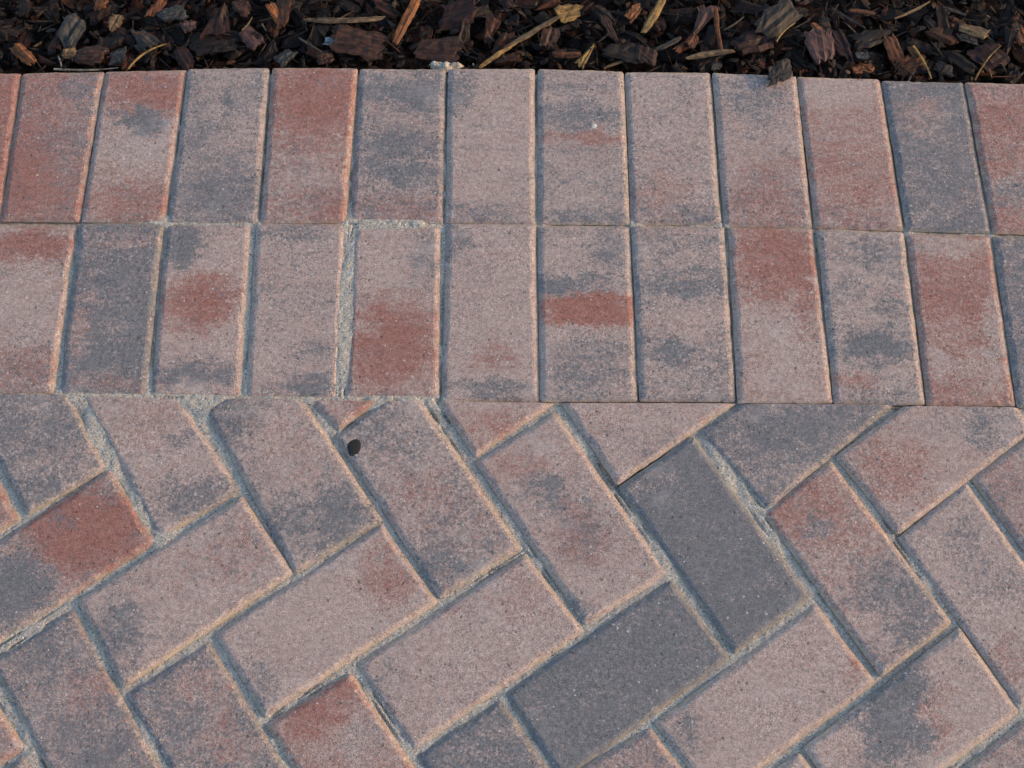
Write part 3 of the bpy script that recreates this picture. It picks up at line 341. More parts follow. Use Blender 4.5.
# ------------------------------------------------------------------ materials
def brick_material():
    t = NT("concrete_paver")
    obj = t.n('ShaderNodeTexCoord').outputs['Object']
    pos = t.n('ShaderNodeNewGeometry').outputs['Position']
    spos = t.vmath('MULTIPLY', pos, t.attr("streak"))
    warp = t.vmath('SUBTRACT', t.noise(spos, 45.0, 3.0, 0.6, 'Color'), (0.5, 0.5, 0.5))
    warp2 = t.vmath('SUBTRACT', t.noise(t.vmath('ADD', pos, (5.5, 0.3, 2.2)), 120.0, 4.0, 0.7, 'Color'), (0.5, 0.5, 0.5))
    wp = t.vmath('ADD', obj, t.vmath('ADD', t.vmath('MULTIPLY', warp, (0.060, 0.045, 0.0)), t.vmath('MULTIPLY', warp2, (0.030, 0.030, 0.0))))
    wx, wy, wz = t.sep(wp)
    fine = t.noise(pos, 300.0, 5.0, 0.8)
    med = t.noise(spos, 80.0, 5.0, 0.7)
    pig = t.attr("pigment")
    red, gry, dusty = t.sep(pig)
    for k in "abcd":
        c = t.attr("cloud_" + k)                # dx, dy, (unused)
        e = t.attr("extent_" + k)               # rx, ry
        a = t.attr("amount_" + k)               # red, grey
        cx, cy, _ = t.sep(c); rx, ry, _ = t.sep(e); ar, ag, _ = t.sep(a)
        ux = t.math('DIVIDE', t.math('SUBTRACT', wx, cx), rx)
        uy = t.math('DIVIDE', t.math('SUBTRACT', wy, cy), ry)
        d = t.math('SQRT', t.math('ADD', t.math('MULTIPLY', ux, ux), t.math('MULTIPLY', uy, uy)))
        g = t.smooth(d, 0.35, 1.6, 1.1, 0.0)
        red = t.math('MULTIPLY_ADD', g, ar, red)
        gry = t.math('MULTIPLY_ADD', g, ag, gry)
    jit = t.math('ADD', t.math('MULTIPLY', t.math('SUBTRACT', med, 0.5), 1.1), t.math('MULTIPLY', t.math('SUBTRACT', fine, 0.5), 2.4))
    med2 = t.noise(t.vmath('ADD', spos, (3.1, 1.7, 0.4)), 90.0, 5.0, 0.7)
    fine2 = t.noise(t.vmath('ADD', pos, (1.3, 7.7, 2.4)), 330.0, 5.0, 0.8)
    jit2 = t.math('ADD', t.math('MULTIPLY', t.math('SUBTRACT', med2, 0.5), 1.3), t.math('MULTIPLY', t.math('SUBTRACT', fine2, 0.5), 2.9))
    cloudy = t.math('SUBTRACT', t.noise(t.vmath('ADD', spos, (4.2, 9.1, 0.0)), 26.0, 4.0, 0.6), 0.5)
    gry = t.math('MULTIPLY_ADD', cloudy, 0.95, t.math('ADD', gry, 0.06))
    ruddy = t.math('SUBTRACT', t.noise(t.vmath('ADD', spos, (7.7, 2.3, 0.0)), 19.0, 4.0, 0.65), 0.5)
    red = t.math('MULTIPLY_ADD', ruddy, 0.6, red)
    mr = t.smooth(t.math('ADD', red, jit), 0.06, 0.94, 0.0, 0.93)
    mg = t.smooth(t.math('ADD', gry, jit2), 0.12, 0.84, 0.0, 0.92)
    pink = t.mix(t.noise(pos, 28.0, 3.0), (0.360, 0.267, 0.225), (0.432, 0.332, 0.282))
    redc = t.mix(t.noise(pos, 60.0, 3.0), (0.255, 0.095, 0.071), (0.315, 0.145, 0.110))
    gryc = t.mix(t.noise(pos, 50.0, 3.0), (0.108, 0.113, 0.121), (0.162, 0.163, 0.166))
    col = t.mix(mg, t.mix(mr, pink, redc), gryc)
    # sand grains in the cement skin: darker and paler specks
    g1 = t.noise(pos, 820.0, 2.0, 0.7)
    g2 = t.noise(t.vmath('ADD', pos, (0.4, 0.2, 0.9)), 210.0, 4.0, 0.72)
    k = t.math('MULTIPLY', t.math('MULTIPLY_ADD', t.math('SUBTRACT', t.smooth(g1, 0.25, 0.75, 0.56, 1.44), 1.0), t.smooth(t.noise(t.vmath('ADD', pos, (6.0, 3.0, 0.0)), 30.0, 3.0, 0.6), 0.35, 0.65, 0.6, 1.15), 1.0), t.smooth(g2, 0.3, 0.7, 0.78, 1.2))
    col = t.mix(1.0, col, grey(t, k), 'MULTIPLY')
    pit = t.smooth(t.noise(pos, 500.0, 2.0, 0.5), 0.63, 0.72)
    col = t.mix(t.math('MULTIPLY', pit, 0.6), col, (0.05, 0.045, 0.045))
    spk = t.voronoi(pos, 190.0)
    spc = t.n('ShaderNodeTexVoronoi'); t.put(spc.inputs['Vector'], pos); spc.inputs['Scale'].default_value = 190.0
    pick = t.sep(spc.outputs['Color'])[0]
    spot = t.math('MULTIPLY', t.smooth(spk, 0.1, 0.22, 1.0, 0.0), t.math('GREATER_THAN', pick, 0.93))
    col = t.mix(t.math('MULTIPLY', spot, 0.75), col, (0.62, 0.56, 0.5))
    big = t.n('ShaderNodeTexVoronoi'); t.put(big.inputs['Vector'], t.vmath('ADD', pos, t.vmath('MULTIPLY', warp2, (0.003, 0.003, 0.0)))); big.inputs['Scale'].default_value = 75.0
    stone = t.math('MULTIPLY', t.smooth(big.outputs['Distance'], 0.07, 0.12, 1.0, 0.0), t.math('GREATER_THAN', t.sep(big.outputs['Color'])[2], 0.965))
    col = t.mix(t.math('MULTIPLY', stone, 0.6), col, (0.58, 0.52, 0.47))
    # lime bloom and dust in uneven patches
    bloom = t.math('MULTIPLY', t.smooth(t.noise(t.vmath('ADD', pos, (8.0, 2.0, 0.0)), 16.0, 4.0, 0.6), 0.56, 0.78), t.smooth(fine2, 0.35, 0.65))
    col = t.mix(t.math('MULTIPLY', bloom, 0.55), col, (0.49, 0.45, 0.42))
    scuff = t.math('MULTIPLY', t.smooth(t.noise(t.vmath('ADD', pos, (1.0, 12.0, 0.0)), 60.0, 5.0, 0.7), 0.64, 0.76), t.smooth(g2, 0.4, 0.6))
    col = t.mix(t.math('MULTIPLY', scuff, 0.5), col, (0.55, 0.52, 0.5))
    vp = t.n('ShaderNodeTexVoronoi'); t.put(vp.inputs['Vector'], t.vmath('ADD', pos, t.vmath('MULTIPLY', warp2, (0.004, 0.004, 0.0)))); vp.inputs['Scale'].default_value = 150.0
    hole = t.math('MULTIPLY', t.smooth(vp.outputs['Distance'], 0.12, 0.3, 1.0, 0.0), t.math('GREATER_THAN', t.sep(vp.outputs['Color'])[1], 0.9))
    col = t.mix(t.math('MULTIPLY', hole, 0.6), col, (0.06, 0.052, 0.05))
    # joint sand dusted over the chamfers
    oz = t.sep(obj)[2]
    cham = t.smooth(oz, -0.0038, -0.0006, 1.0, 0.0)
    dust = t.math('MULTIPLY', cham, t.smooth(t.noise(pos, 75.0, 4.0, 0.65), 0.36, 0.64, 0.05, 1.0))
    col = t.mix(t.math('MULTIPLY', dust, dusty), col, t.mix(t.noise(pos, 500.0, 2.0), (0.31, 0.23, 0.13), (0.50, 0.385, 0.225)))
    t.put(t.b.inputs['Base Color'], col)
    t.b.inputs['Roughness'].default_value = 0.85
    t.b.inputs['Specular IOR Level'].default_value = 0.25
    n1 = t.bump(t.noise(pos, 620.0, 3.0, 0.65), 0.55, 0.0007)
    n2 = t.bump(t.math('ADD', pit, hole), 0.5, -0.0008, n1)
    n3 = t.bump(t.noise(pos, 60.0, 3.0, 0.6), 0.3, 0.0012, n2)
    t.put(t.b.inputs['Normal'], n3)
    return t.m


def sand_material():
    t = NT("joint_sand")
    pos = t.n('ShaderNodeNewGeometry').outputs['Position']
    v = t.n('ShaderNodeTexVoronoi'); t.put(v.inputs['Vector'], pos); v.inputs['Scale'].default_value = 850.0
    r = t.sep(v.outputs['Color'])[0]
    c = t.mix(t.smooth(r, 0.0, 1.0), (0.32, 0.275, 0.215), (0.49, 0.43, 0.345))
    c = t.mix(t.math('GREATER_THAN', r, 0.93), c, (0.6, 0.57, 0.52))
    c = t.mix(t.math('LESS_THAN', r, 0.06), c, (0.13, 0.115, 0.10))
    big = t.noise(pos, 9.0, 3.0)
    c = t.mix(t.smooth(big, 0.35, 0.7, 0.0, 0.35), c, (0.27, 0.255, 0.235))
    t.put(t.b.inputs['Base Color'], c)
    t.b.inputs['Roughness'].default_value = 0.95
    t.b.inputs['Specular IOR Level'].default_value = 0.15
    t.put(t.b.inputs['Normal'], t.bump(v.outputs['Distance'], 0.5, -0.0005))
    return t.m


def chip_material():
    t = NT("bark_and_wood")
    obj = t.n('ShaderNodeTexCoord').outputs['Object']
    pos = t.n('ShaderNodeNewGeometry').outputs['Position']
    tint = t.attr("tint", 'Color')
    st = t.vmath('MULTIPLY', obj, (28.0, 300.0, 300.0))
    fibre = t.noise(t.vmath('ADD', st, pos), 1.0, 4.0, 0.65)
    mott = t.noise(pos, 160.0, 3.0, 0.6)
    k = t.math('MULTIPLY', t.smooth(fibre, 0.28, 0.72, 0.35, 1.55), t.smooth(mott, 0.3, 0.7, 0.5, 1.35))
    c = t.mix(1.0, tint, grey(t, k), 'MULTIPLY')
    pale = t.smooth(t.noise(t.vmath('ADD', pos, (2.0, 5.0, 1.0)), 230.0, 3.0, 0.6), 0.64, 0.74)
    c = t.mix(t.math('MULTIPLY', pale, 0.25), c, (0.26, 0.24, 0.22))
    t.put(t.b.inputs['Base Color'], c)
    t.put(t.b.inputs['Roughness'], t.smooth(mott, 0.3, 0.7, 0.5, 0.85))
    t.b.inputs['Specular IOR Level'].default_value = 0.22
    t.put(t.b.inputs['Normal'], t.bump(fibre, 0.7, 0.0012))
    return t.m


def mulch_material():
    t = NT("shaded_mulch")
    pos = t.n('ShaderNodeNewGeometry').outputs['Position']
    tint = t.n('ShaderNodeAttribute', attribute_type='GEOMETRY', attribute_name='tint').outputs['Color']
    mott = t.noise(pos, 180.0, 4.0, 0.65)
    c = t.mix(1.0, tint, grey(t, t.smooth(mott, 0.28, 0.72, 0.4, 1.5)), 'MULTIPLY')
    t.put(t.b.inputs['Base Color'], c)
    t.put(t.b.inputs['Roughness'], t.smooth(mott, 0.3, 0.7, 0.55, 0.9))
    t.b.inputs['Specular IOR Level'].default_value = 0.18
    t.put(t.b.inputs['Normal'], t.bump(mott, 0.6, 0.0012))
    return t.m


def soil_material():
    t = NT("dark_soil")
    pos = t.n('ShaderNodeNewGeometry').outputs['Position']
    a = t.noise(pos, 40.0, 5.0, 0.6)
    c = t.mix(a, (0.012, 0.009, 0.007), (0.05, 0.037, 0.028))
    t.put(t.b.inputs['Base Color'], c)
    t.b.inputs['Roughness'].default_value = 0.95
    t.put(t.b.inputs['Normal'], t.bump(a, 0.6, 0.01))
    return t.m


def plain_material(name, a, b, scale, rough):
    t = NT(name)
    pos = t.n('ShaderNodeNewGeometry').outputs['Position']
    f = t.noise(pos, scale, 3.0, 0.6)
    t.put(t.b.inputs['Base Color'], t.mix(f, a, b))
    t.b.inputs['Roughness'].default_value = rough
    t.put(t.b.inputs['Normal'], t.bump(f, 0.5, 0.001))
    return t.m


M_BRICK, M_SAND, M_CHIP, M_MULCH, M_SOIL = brick_material(), sand_material(), chip_material(), mulch_material(), soil_material()
M_GUM = plain_material("black_gum", (0.006, 0.005, 0.0045), (0.016, 0.013, 0.011), 500.0, 0.8)
M_FLAKE = plain_material("white_stone", (0.45, 0.42, 0.36), (0.6, 0.56, 0.49), 400.0, 0.7)

EDGE_X = [-1.25, -0.78, -0.575, -0.384, -0.184, 0.024, 0.227, 0.424, 0.619, 1.25]
EDGE_Y = [0.853, 0.8575, 0.8617, 0.8711, 0.8761, 0.8807, 0.8796, 0.874, 0.873, 0.879]
edge = lambda x: float(np.interp(x, EDGE_X, EDGE_Y))

# ------------------------------------------------------------------ ground
rnd = random.Random(11)
ground = link("ground", mesh_from("ground", [(-60, -60, -0.075), (60, -60, -0.075), (60, 60, -0.075), (-60, 60, -0.075)], [(0, 1, 2, 3)], M_SOIL))
tag(ground, "dark bare soil under the mulch and around the paving", kind="structure")

# ------------------------------------------------------------------ pavement of separate bricks
pavement = link("pavement", None)
pavement.location = (0, 0, 0)
tag(pavement, "brick pavement, two soldier courses edging a herringbone field", kind="structure")

THICK, CH_W, CH_D = 0.06, 0.0052, 0.0031


def inset(poly, d, cut=None):
    """offset every edge inwards by d; sawn edges (cut) keep a mere 0.6 mm of wear"""
    n = len(poly); P, D = [], []
    for i in range(n):
        p, q = poly[i], poly[(i + 1) % n]
        e = (q - p) / np.linalg.norm(q - p)
        dd = d if cut is None or not cut[i] else min(d, 0.0006)
        P.append(p + np.array([-e[1], e[0]]) * dd); D.append(e)
    out = []
    for i in range(n):
        p, e, q, f = P[i - 1], D[i - 1], P[i], D[i]
        den = e[0] * f[1] - e[1] * f[0]
        if abs(den) < 0.05: out.append(q)
        else: out.append(p + e * (((q - p)[0] * f[1] - (q - p)[1] * f[0]) / den))
    return np.array(out)


def round_corners(poly, r):
    out = []; n = len(poly)
    for i in range(n):
        p0, p1, p2 = poly[i - 1], poly[i], poly[(i + 1) % n]
        a = p0 - p1; b = p2 - p1
        la, lb = np.linalg.norm(a), np.linalg.norm(b)
        rr = min(r, la * 0.3, lb * 0.3)
        out += [p1 + a / la * rr, p1 + (a / la + b / lb) * rr * 0.29, p1 + b / lb * rr]
    return np.array(out)


def brick_mesh(poly, seed, cut):
    rg = np.random.default_rng(seed)
    base = round_corners(poly, 0.0030)
    seg = []
    n = len(base)
    for i in range(n):
        l = np.linalg.norm(base[(i + 1) % n] - base[i])
        k = max(1, int(l / 0.0065))
        seg += [(i, q / k) for q in range(k)]
    def ring(d, jit):
        b = round_corners(inset(poly, d, cut), 0.0030) if d else base
        pts = np.array([b[i] * (1 - f) + b[(i + 1) % n] * f for i, f in seg])
        return pts + rg.normal(0, jit, pts.shape)
    m = len(seg)
    # crumbled arrises: the chamfer wanders and now and then a bit is missing
    wob = np.convolve(np.tile(rg.normal(0, 1, m), 3), np.ones(5) / 5, 'same')[m:2 * m]
    chip = np.zeros(m)
    for q in range(rg.integers(2, 6)):
        c0 = rg.integers(0, m); wd = rg.integers(1, 3)
        for e in range(-wd, wd + 1): chip[(c0 + e) % m] = max(chip[(c0 + e) % m], rg.uniform(0.4, 1.0) * (1 - abs(e) / (wd + 1)))
    def shaped(d, jit, amount):
        a0, a1 = ring(d, 0.0), ring(d + 0.001, 0.0)
        return a0 + (a1 - a0) * (wob * 0.9 * amount + chip * 1.6 * amount)[:, None] + rg.normal(0, jit, a0.shape)
    rows = [(ring(0, 0.0), -THICK), (shaped(0, 0.00018, 0.35), -CH_D), (shaped(CH_W * 0.55, 0.0002, 0.6), -0.0014),
            (shaped(CH_W * 0.9, 0.0002, 0.8), -0.00045), (shaped(CH_W * 1.3, 0.0002, 1.0), 0.0)]
    verts = []
    last = len(rows) - 1
    for k, (pts, z) in enumerate(rows):
        for i, p in enumerate(pts):
            dz = rg.normal(0, 0.0001) - (0.0004 * chip[i] if k >= 2 else 0) if 0 < k < last else 0.0
            verts.append((p[0], p[1], z + dz))
    faces = []
    for k in range(last):
        for i in range(m):
            j = (i + 1) % m
            faces.append((k * m + i, k * m + j, (k + 1) * m + j, (k + 1) * m + i))
    faces.append(tuple(range(last * m, (last + 1) * m)))
    return mesh_from("brick", verts, faces, M_BRICK)


BRICK_LABELS = {'h11': "plain charcoal brick", 'h20': "plain charcoal brick with wide sandy joints", 'h3': "brick with a rusty red end",
                '2G': "brick with a bright red band across its middle", '2E': "brick with a dark red lower half framed in pale sand",
                '2I': "brick with a red upper half", '1C': "red brick with a dark smudge", '1L': "dark grey brick in the top course",
                'h22': "pink brick with a charcoal middle", 'h6': "small triangular cut brick"}
polys = []
for i, (course, outline, red, gry, clouds, mark) in enumerate(BRICKS):
    poly = inset(np.array(outline), -0.0007 if course < 2 else -0.0018)
    polys.append(poly)
    c = poly.mean(0)
    nxt = np.roll(poly, -1, 0)
    cut = [course == 2 and min(p[1], q[1]) > 0.447 and abs(p[1] - q[1]) < 0.3 * abs(p[0] - q[0]) for p, q in zip(poly, nxt)]
    o = link("brick", brick_mesh(poly - c, 100 + i, cut), pavement)
    o.location = (c[0], c[1], rnd.gauss(0, 0.0004))
    o.rotation_euler = (rnd.gauss(0, 0.003), rnd.gauss(0, 0.003), 0)
    o["streak"] = (0.72, 1.2, 1.0) if course < 2 else (0.9, 0.9, 1.0)
    o["pigment"] = (float(red) + (0.07 if course < 2 else 0.02), float(gry) + (0.02 if course < 2 else -0.02), rnd.uniform(0.5, 0.8) if course < 2 else rnd.uniform(0.6, 0.95))
    for k in range(4):
        q = clouds[k] if k < len(clouds) else (0, 0, 0.01, 0.01, 0, 0)
        o["cloud_" + "abcd"[k]] = (float(q[0]), float(q[1]), 0.0)
        o["extent_" + "abcd"[k]] = (float(q[2]), float(q[3]), 0.0)
        o["amount_" + "abcd"[k]] = (float(q[4]), float(q[5]), 0.0)
    if mark in BRICK_LABELS: o["label"] = BRICK_LABELS[mark]

# ------------------------------------------------------------------ sand in the joints
STEP = 0.0015
X0, X1, Y0, Y1 = -1.06, 1.06, -0.34, 0.905
nx, ny = int((X1 - X0) / STEP) + 1, int((Y1 - Y0) / STEP) + 1
gx = X0 + np.arange(nx) * STEP; gy = Y0 + np.arange(ny) * STEP
sd = np.full((nx, ny), -1.0, np.float32)              # > 0 inside a brick
for poly in polys:
    i0 = max(0, int((poly[:, 0].min() - 0.02 - X0) / STEP)); i1 = min(nx, int((poly[:, 0].max() + 0.02 - X0) / STEP) + 1)
    j0 = max(0, int((poly[:, 1].min() - 0.02 - Y0) / STEP)); j1 = min(ny, int((poly[:, 1].max() + 0.02 - Y0) / STEP) + 1)
    if i1 <= i0 or j1 <= j0: continue
    xx, yy = np.meshgrid(gx[i0:i1], gy[j0:j1], indexing='ij')
    d = np.full(xx.shape, 1e9)
    for k in range(len(poly)):
        p, q = poly[k], poly[(k + 1) % len(poly)]
        e = (q - p) / np.linalg.norm(q - p)
        d = np.minimum(d, -(xx - p[0]) * e[1] + (yy - p[1]) * e[0])
    sd[i0:i1, j0:j1] = np.maximum(sd[i0:i1, j0:j1], d)
rg = np.random.default_rng(3)


def lattice_noise(cell):
    a = rg.random((int((X1 - X0) / cell) + 3, int((Y1 - Y0) / cell) + 3))
    u = (gx - X0) / cell; v = (gy - Y0) / cell
    ui = u.astype(int); vi = v.astype(int)
    uf = (u - ui)[:, None]; vf = (v - vi)[None, :]
    uf = uf * uf * (3 - 2 * uf); vf = vf * vf * (3 - 2 * vf)
    f = lambda di, dj: a[np.ix_(ui + di, vi + dj)]
    return (f(0, 0) * (1 - uf) + f(1, 0) * uf) * (1 - vf) + (f(0, 1) * (1 - uf) + f(1, 1) * uf) * vf


XX, YY = np.meshgrid(gx, gy, indexing='ij')
level = np.where(YY < 0.452, -0.0024, -0.0032) - 0.0018 * lattice_noise(0.05) - 0.0012 * lattice_noise(0.012)
for (cx, cy, rx, ry, mm) in SAND:
    d = np.sqrt(((XX - cx) / rx) ** 2 + ((YY - cy) / ry) ** 2)
    w = np.clip((1.7 - d) / 1.2, 0, 1); w = w * w * (3 - 2 * w)
    level = level * (1 - w) + w * (mm - (1.0 if mm > -4 else 0.0)) * 0.001
level += 0.0008 * (lattice_noise(0.006) - 0.5) + 0.0005 * (lattice_noise(0.003) - 0.5) + rg.normal(0, 0.0001, level.shape)
void = np.clip((lattice_noise(0.07) - 0.58) * 4, 0, 1) * np.clip((lattice_noise(0.011) - 0.3) * 4, 0, 1)
level -= 0.0028 * void * np.clip(0.2 - sd / 0.0008, 0, 1) * np.clip((sd + 0.0032) / 0.0008, 0, 1) * np.clip((-level - 0.0012) / 0.001, 0, 1)
# mortar residue behind the top course
MX, MY = -0.0895, 0.8885
res_d = np.sqrt(((XX - MX) / 0.030) ** 2 + ((YY - MY) / 0.011) ** 2) + 1.3 * (lattice_noise(0.009) - 0.5) + 0.7 * (lattice_noise(0.004) - 0.5)
keep = (sd > -0.012) & (sd < 0.0085)
keep &= (YY < np.interp(gx, EDGE_X, EDGE_Y)[:, None] - 0.0045) | (res_d < 1.0)
level = np.where((YY > 0.87) & (sd < -0.0005) & (res_d < 1.0), -0.007 - 0.007 * res_d + 0.004 * lattice_noise(0.005), level)
fk = keep[:-1, :-1] & keep[1:, :-1] & keep[1:, 1:] & keep[:-1, 1:]
idx = -np.ones((nx, ny), np.int64)
used = np.zeros((nx, ny), bool)
for a, b in ((0, 0), (1, 0), (1, 1), (0, 1)):
    used[a:nx - 1 + a, b:ny - 1 + b] |= fk
idx[used] = np.arange(used.sum())
sv = np.stack([XX[used], YY[used], level[used]], 1)
sv[:, :2] += rg.normal(0, 0.0002, (len(sv), 2))
fi, fj = np.nonzero(fk)
sf = np.stack([idx[fi, fj], idx[fi + 1, fj], idx[fi + 1, fj + 1], idx[fi, fj + 1]], 1)


def fast_mesh(name, v, f, mat):
    me = bpy.data.meshes.new(name)
    k = f.shape[1]
    me.vertices.add(len(v)); me.vertices.foreach_set("co", np.ascontiguousarray(v, np.float32).ravel())
    me.loops.add(f.size); me.loops.foreach_set("vertex_index", np.ascontiguousarray(f, np.int32).ravel())
    me.polygons.add(len(f)); me.polygons.foreach_set("loop_start", np.arange(0, f.size, k, dtype=np.int32))
    me.polygons.foreach_set("loop_total", np.full(len(f), k, np.int32))
    me.update(calc_edges=True)
    me.validate()
    me.shade_flat()
    me.materials.append(mat)
    return me


sand = link("joint_sand", fast_mesh("joint_sand", sv, sf, M_SAND), pavement)
tag(sand, "pale gritty sand filling the joints between bricks", kind="stuff")

# single grains kicked out of the joints onto the bricks
octa = np.array([(1, 0, 0), (-1, 0, 0), (0, 1, 0), (0, -1, 0), (0, 0, 1), (0, 0, -1)], float)
octf = np.array([(0, 2, 4), (2, 1, 4), (1, 3, 4), (3, 0, 4), (2, 0, 5), (1, 2, 5), (3, 1, 5), (0, 3, 5)])
cand_i, cand_j = np.nonzero((sd > 0.004) & (sd < 0.03) & (level > -0.0034))
pick = rg.choice(len(cand_i), 5200)
w8 = rg.random(5200) < np.exp(-(sd[cand_i[pick], cand_j[pick]] - 0.004) / 0.008)
gv, gf = [], []
for n_, (a, b) in enumerate(zip(cand_i[pick][w8], cand_j[pick][w8])):
    sz = rg.uniform(0.00035, 0.0009)
    gv.append(octa * sz * rg.uniform(0.6, 1.3, 3) + rg.normal(0, sz * 0.2, (6, 3)) + np.array([gx[a], gy[b], sz * 0.6 + (0.0005 if sd[a, b] > 0.007 else -0.0012)]))
    gf.append(octf + 6 * n_)
grains = link("sand_grains", fast_mesh("sand_grains", np.concatenate(gv), np.concatenate(gf), M_SAND), pavement)
tag(grains, "loose sand grains scattered along the brick edges", kind="stuff")

# ------------------------------------------------------------------ bark chips, sticks, needles
def flake_geo(L, W, T, seed, nx_=8, ny_=6, tri=False):
    """ridged, jagged-ended flake; x is the grain; returns verts, faces"""
    r = np.random.default_rng(seed)
    ridge = r.normal(0, 0.13, ny_)
    endl = r.uniform(-0.30, 0.05, ny_) + np.linspace(-0.2, 0.2, ny_) * r.uniform(-1, 1); endr = r.uniform(-0.05, 0.30, ny_) + np.linspace(-0.2, 0.2, ny_) * r.uniform(-1, 1)
    skew = r.uniform(-0.25, 0.25); curl = r.uniform(-0.5, 0.7) * T / (W * W + 1e-9); bow = r.uniform(-0.6, 0.6) * T / (L * L + 1e-9)
    pw = r.uniform(2.0, 6.0); cut = r.uniform(0.1, 0.42); taper = r.uniform(-0.35, 0.35)
    top = []; bot = []
    for i in range(nx_):
        u = i / (nx_ - 1) * 2 - 1
        if tri: hw = 0.06 + 0.94 * (1 - (u * 0.5 + 0.5)) ** 0.9
        else: hw = (1 - cut * abs(u) ** pw) * (1 + taper * u) * (1 + r.normal(0, 0.09))
        for j in range(ny_):
            v = j / (ny_ - 1) * 2 - 1
            e = (endl[j] if u < -0.99 else endr[j] if u > 0.99 else 0.0)
            x = (u * 0.5 - e * (1 if u > 0 else 1) * 0.5) * L + skew * v * W * 0.5
            y = v * hw * 0.5 * W
            edge = max(abs(u) ** 4, abs(v) ** 4)
            z = T * (0.5 + ridge[j] + r.normal(0, 0.09)) * (1 - 0.55 * edge) + curl * y * y * 2 + bow * x * x * 2
            top.append((x, y, z)); bot.append((x * 0.96, y * 0.93, -T * 0.5 * (1 - 0.4 * edge) + curl * y * y * 2 + bow * x * x * 2))
    n = nx_ * ny_
    F = []
    q = lambda i, j: i * ny_ + j
    for i in range(nx_ - 1):
        for j in range(ny_ - 1):
            F.append((q(i, j), q(i + 1, j), q(i + 1, j + 1), q(i, j + 1)))
            F.append((n + q(i, j), n + q(i, j + 1), n + q(i + 1, j + 1), n + q(i + 1, j)))
    rim = [q(i, 0) for i in range(nx_)] + [q(nx_ - 1, j) for j in range(1, ny_)] + [q(i, ny_ - 1) for i in range(nx_ - 2, -1, -1)] + [q(0, j) for j in range(ny_ - 2, 0, -1)]
    for a, b in zip(rim, rim[1:] + rim[:1]): F.append((b, a, n + a, n + b))
    return top + bot, F


def stick_geo(L, W, seed, nseg=10, k=6, needle=False):
    r = np.random.default_rng(seed)
    V = []; F = []
    bend = r.uniform(-0.05, 0.05) * L * (2.2 if needle else 1)
    rad0 = r.uniform(0.75, 1.2, k)
    for i in range(nseg):
        u = i / (nseg - 1) * 2 - 1
        tap = (1 - 0.55 * max(0, u)) if needle else (1 - 0.35 * abs(u) ** 3) * (1 + r.normal(0, 0.07))
        for j in range(k):
            a = 2 * math.pi * j / k
            e = 0.0
            if i in (0, nseg - 1) and not needle: e = r.uniform(-0.05, 0.05) * L
            rr = W * 0.5 * tap * rad0[j] * (1 + (0 if needle else r.normal(0, 0.08)))
            V.append((u * L * 0.5 + e, rr * math.cos(a) + bend * (1 - u * u), rr * math.sin(a) * (0.9 if needle else 0.62) + (0.3 * bend * (1 - u * u) if needle else 0)))
    for i in range(nseg - 1):
        for j in range(k):
            F.append((i * k + j, (i + 1) * k + j, (i + 1) * k + (j + 1) % k, i * k + (j + 1) % k))
    F.append(tuple(range(k - 1, -1, -1))); F.append(tuple((nseg - 1) * k + j for j in range(k)))
    return V, F


for i, (name, kind, x, y, z, L, W, ang, tint, label) in enumerate(CHIPS):
    if kind in 'ftp':
        T = min(0.007, max(0.0025, W * 0.3))
        V, F = flake_geo(L * 1.06, W * 1.1, T, 500 + i, 9, 7, kind == 't')
        tilt, roll = rnd.uniform(-0.16, 0.16), rnd.uniform(-0.25, 0.3)
    else:
        V, F = stick_geo(L, W, 500 + i, needle=(kind == 'n'))
        tilt, roll = rnd.uniform(-0.06, 0.06), rnd.uniform(-0.5, 0.5)
    if kind == 'p': tilt, roll = 0.0, 0.0; 
    o = link(name, mesh_from(name, V, F, M_CHIP))
    zz = z + (0.0045 if kind == 'p' else rnd.uniform(-0.002, 0.002))
    o.matrix_world = Matrix.Translation((x, y, zz)) @ Matrix.Rotation(ang, 4, 'Z') @ Matrix.Rotation(tilt, 4, 'Y') @ Matrix.Rotation(roll, 4, 'X')
    o["tint"] = tuple(float(q) * ((0.36 if tint[0] > 1.3 * tint[2] else 0.24) if max(tint) < 0.3 else 0.42) for q in tint)
    tag(o, label, {'bark_chip': 'wood chip', 'bark_stick': 'stick', 'splinter': 'splinter', 'pine_needle': 'needle'}[name], "singular chips, sticks and needles in the mulch")

# plain dark chips between them
TINTS = [(0.013, 0.0062, 0.0042), (0.021, 0.0088, 0.0050), (0.039, 0.0125, 0.0060), (0.017, 0.0100, 0.0068), (0.010, 0.0055, 0.0042), (0.054, 0.0180, 0.0082), (0.025, 0.0148, 0.0095)]
variants = []
for k in range(14):
    L = rnd.uniform(0.018, 0.042); W = rnd.uniform(0.008, 0.020)
    V, F = flake_geo(L, W, min(0.008, W * 0.45), 900 + k, 7, 5, k % 6 == 5)
    variants.append((L, mesh_from("bark_chip", V, F, M_CHIP)))
placed = 0
TOPS = [-0.63, -0.5245, -0.427, -0.325, -0.2225, -0.1235, -0.0195, 0.085, 0.187, 0.287, 0.389, 0.489, 0.587]
WHERE = ["beyond the leftmost cut paver"] + ["beyond the %s full paver" % w for w in ("first", "second", "third", "fourth", "fifth", "sixth", "seventh", "eighth", "ninth", "tenth", "eleventh")] + ["beyond the rightmost cut paver"]
SHADE = ["blackish", "dark brown", "dark reddish", "dull grey brown", "sooty black", "reddish brown", "greyish brown"]
used_labels = set()
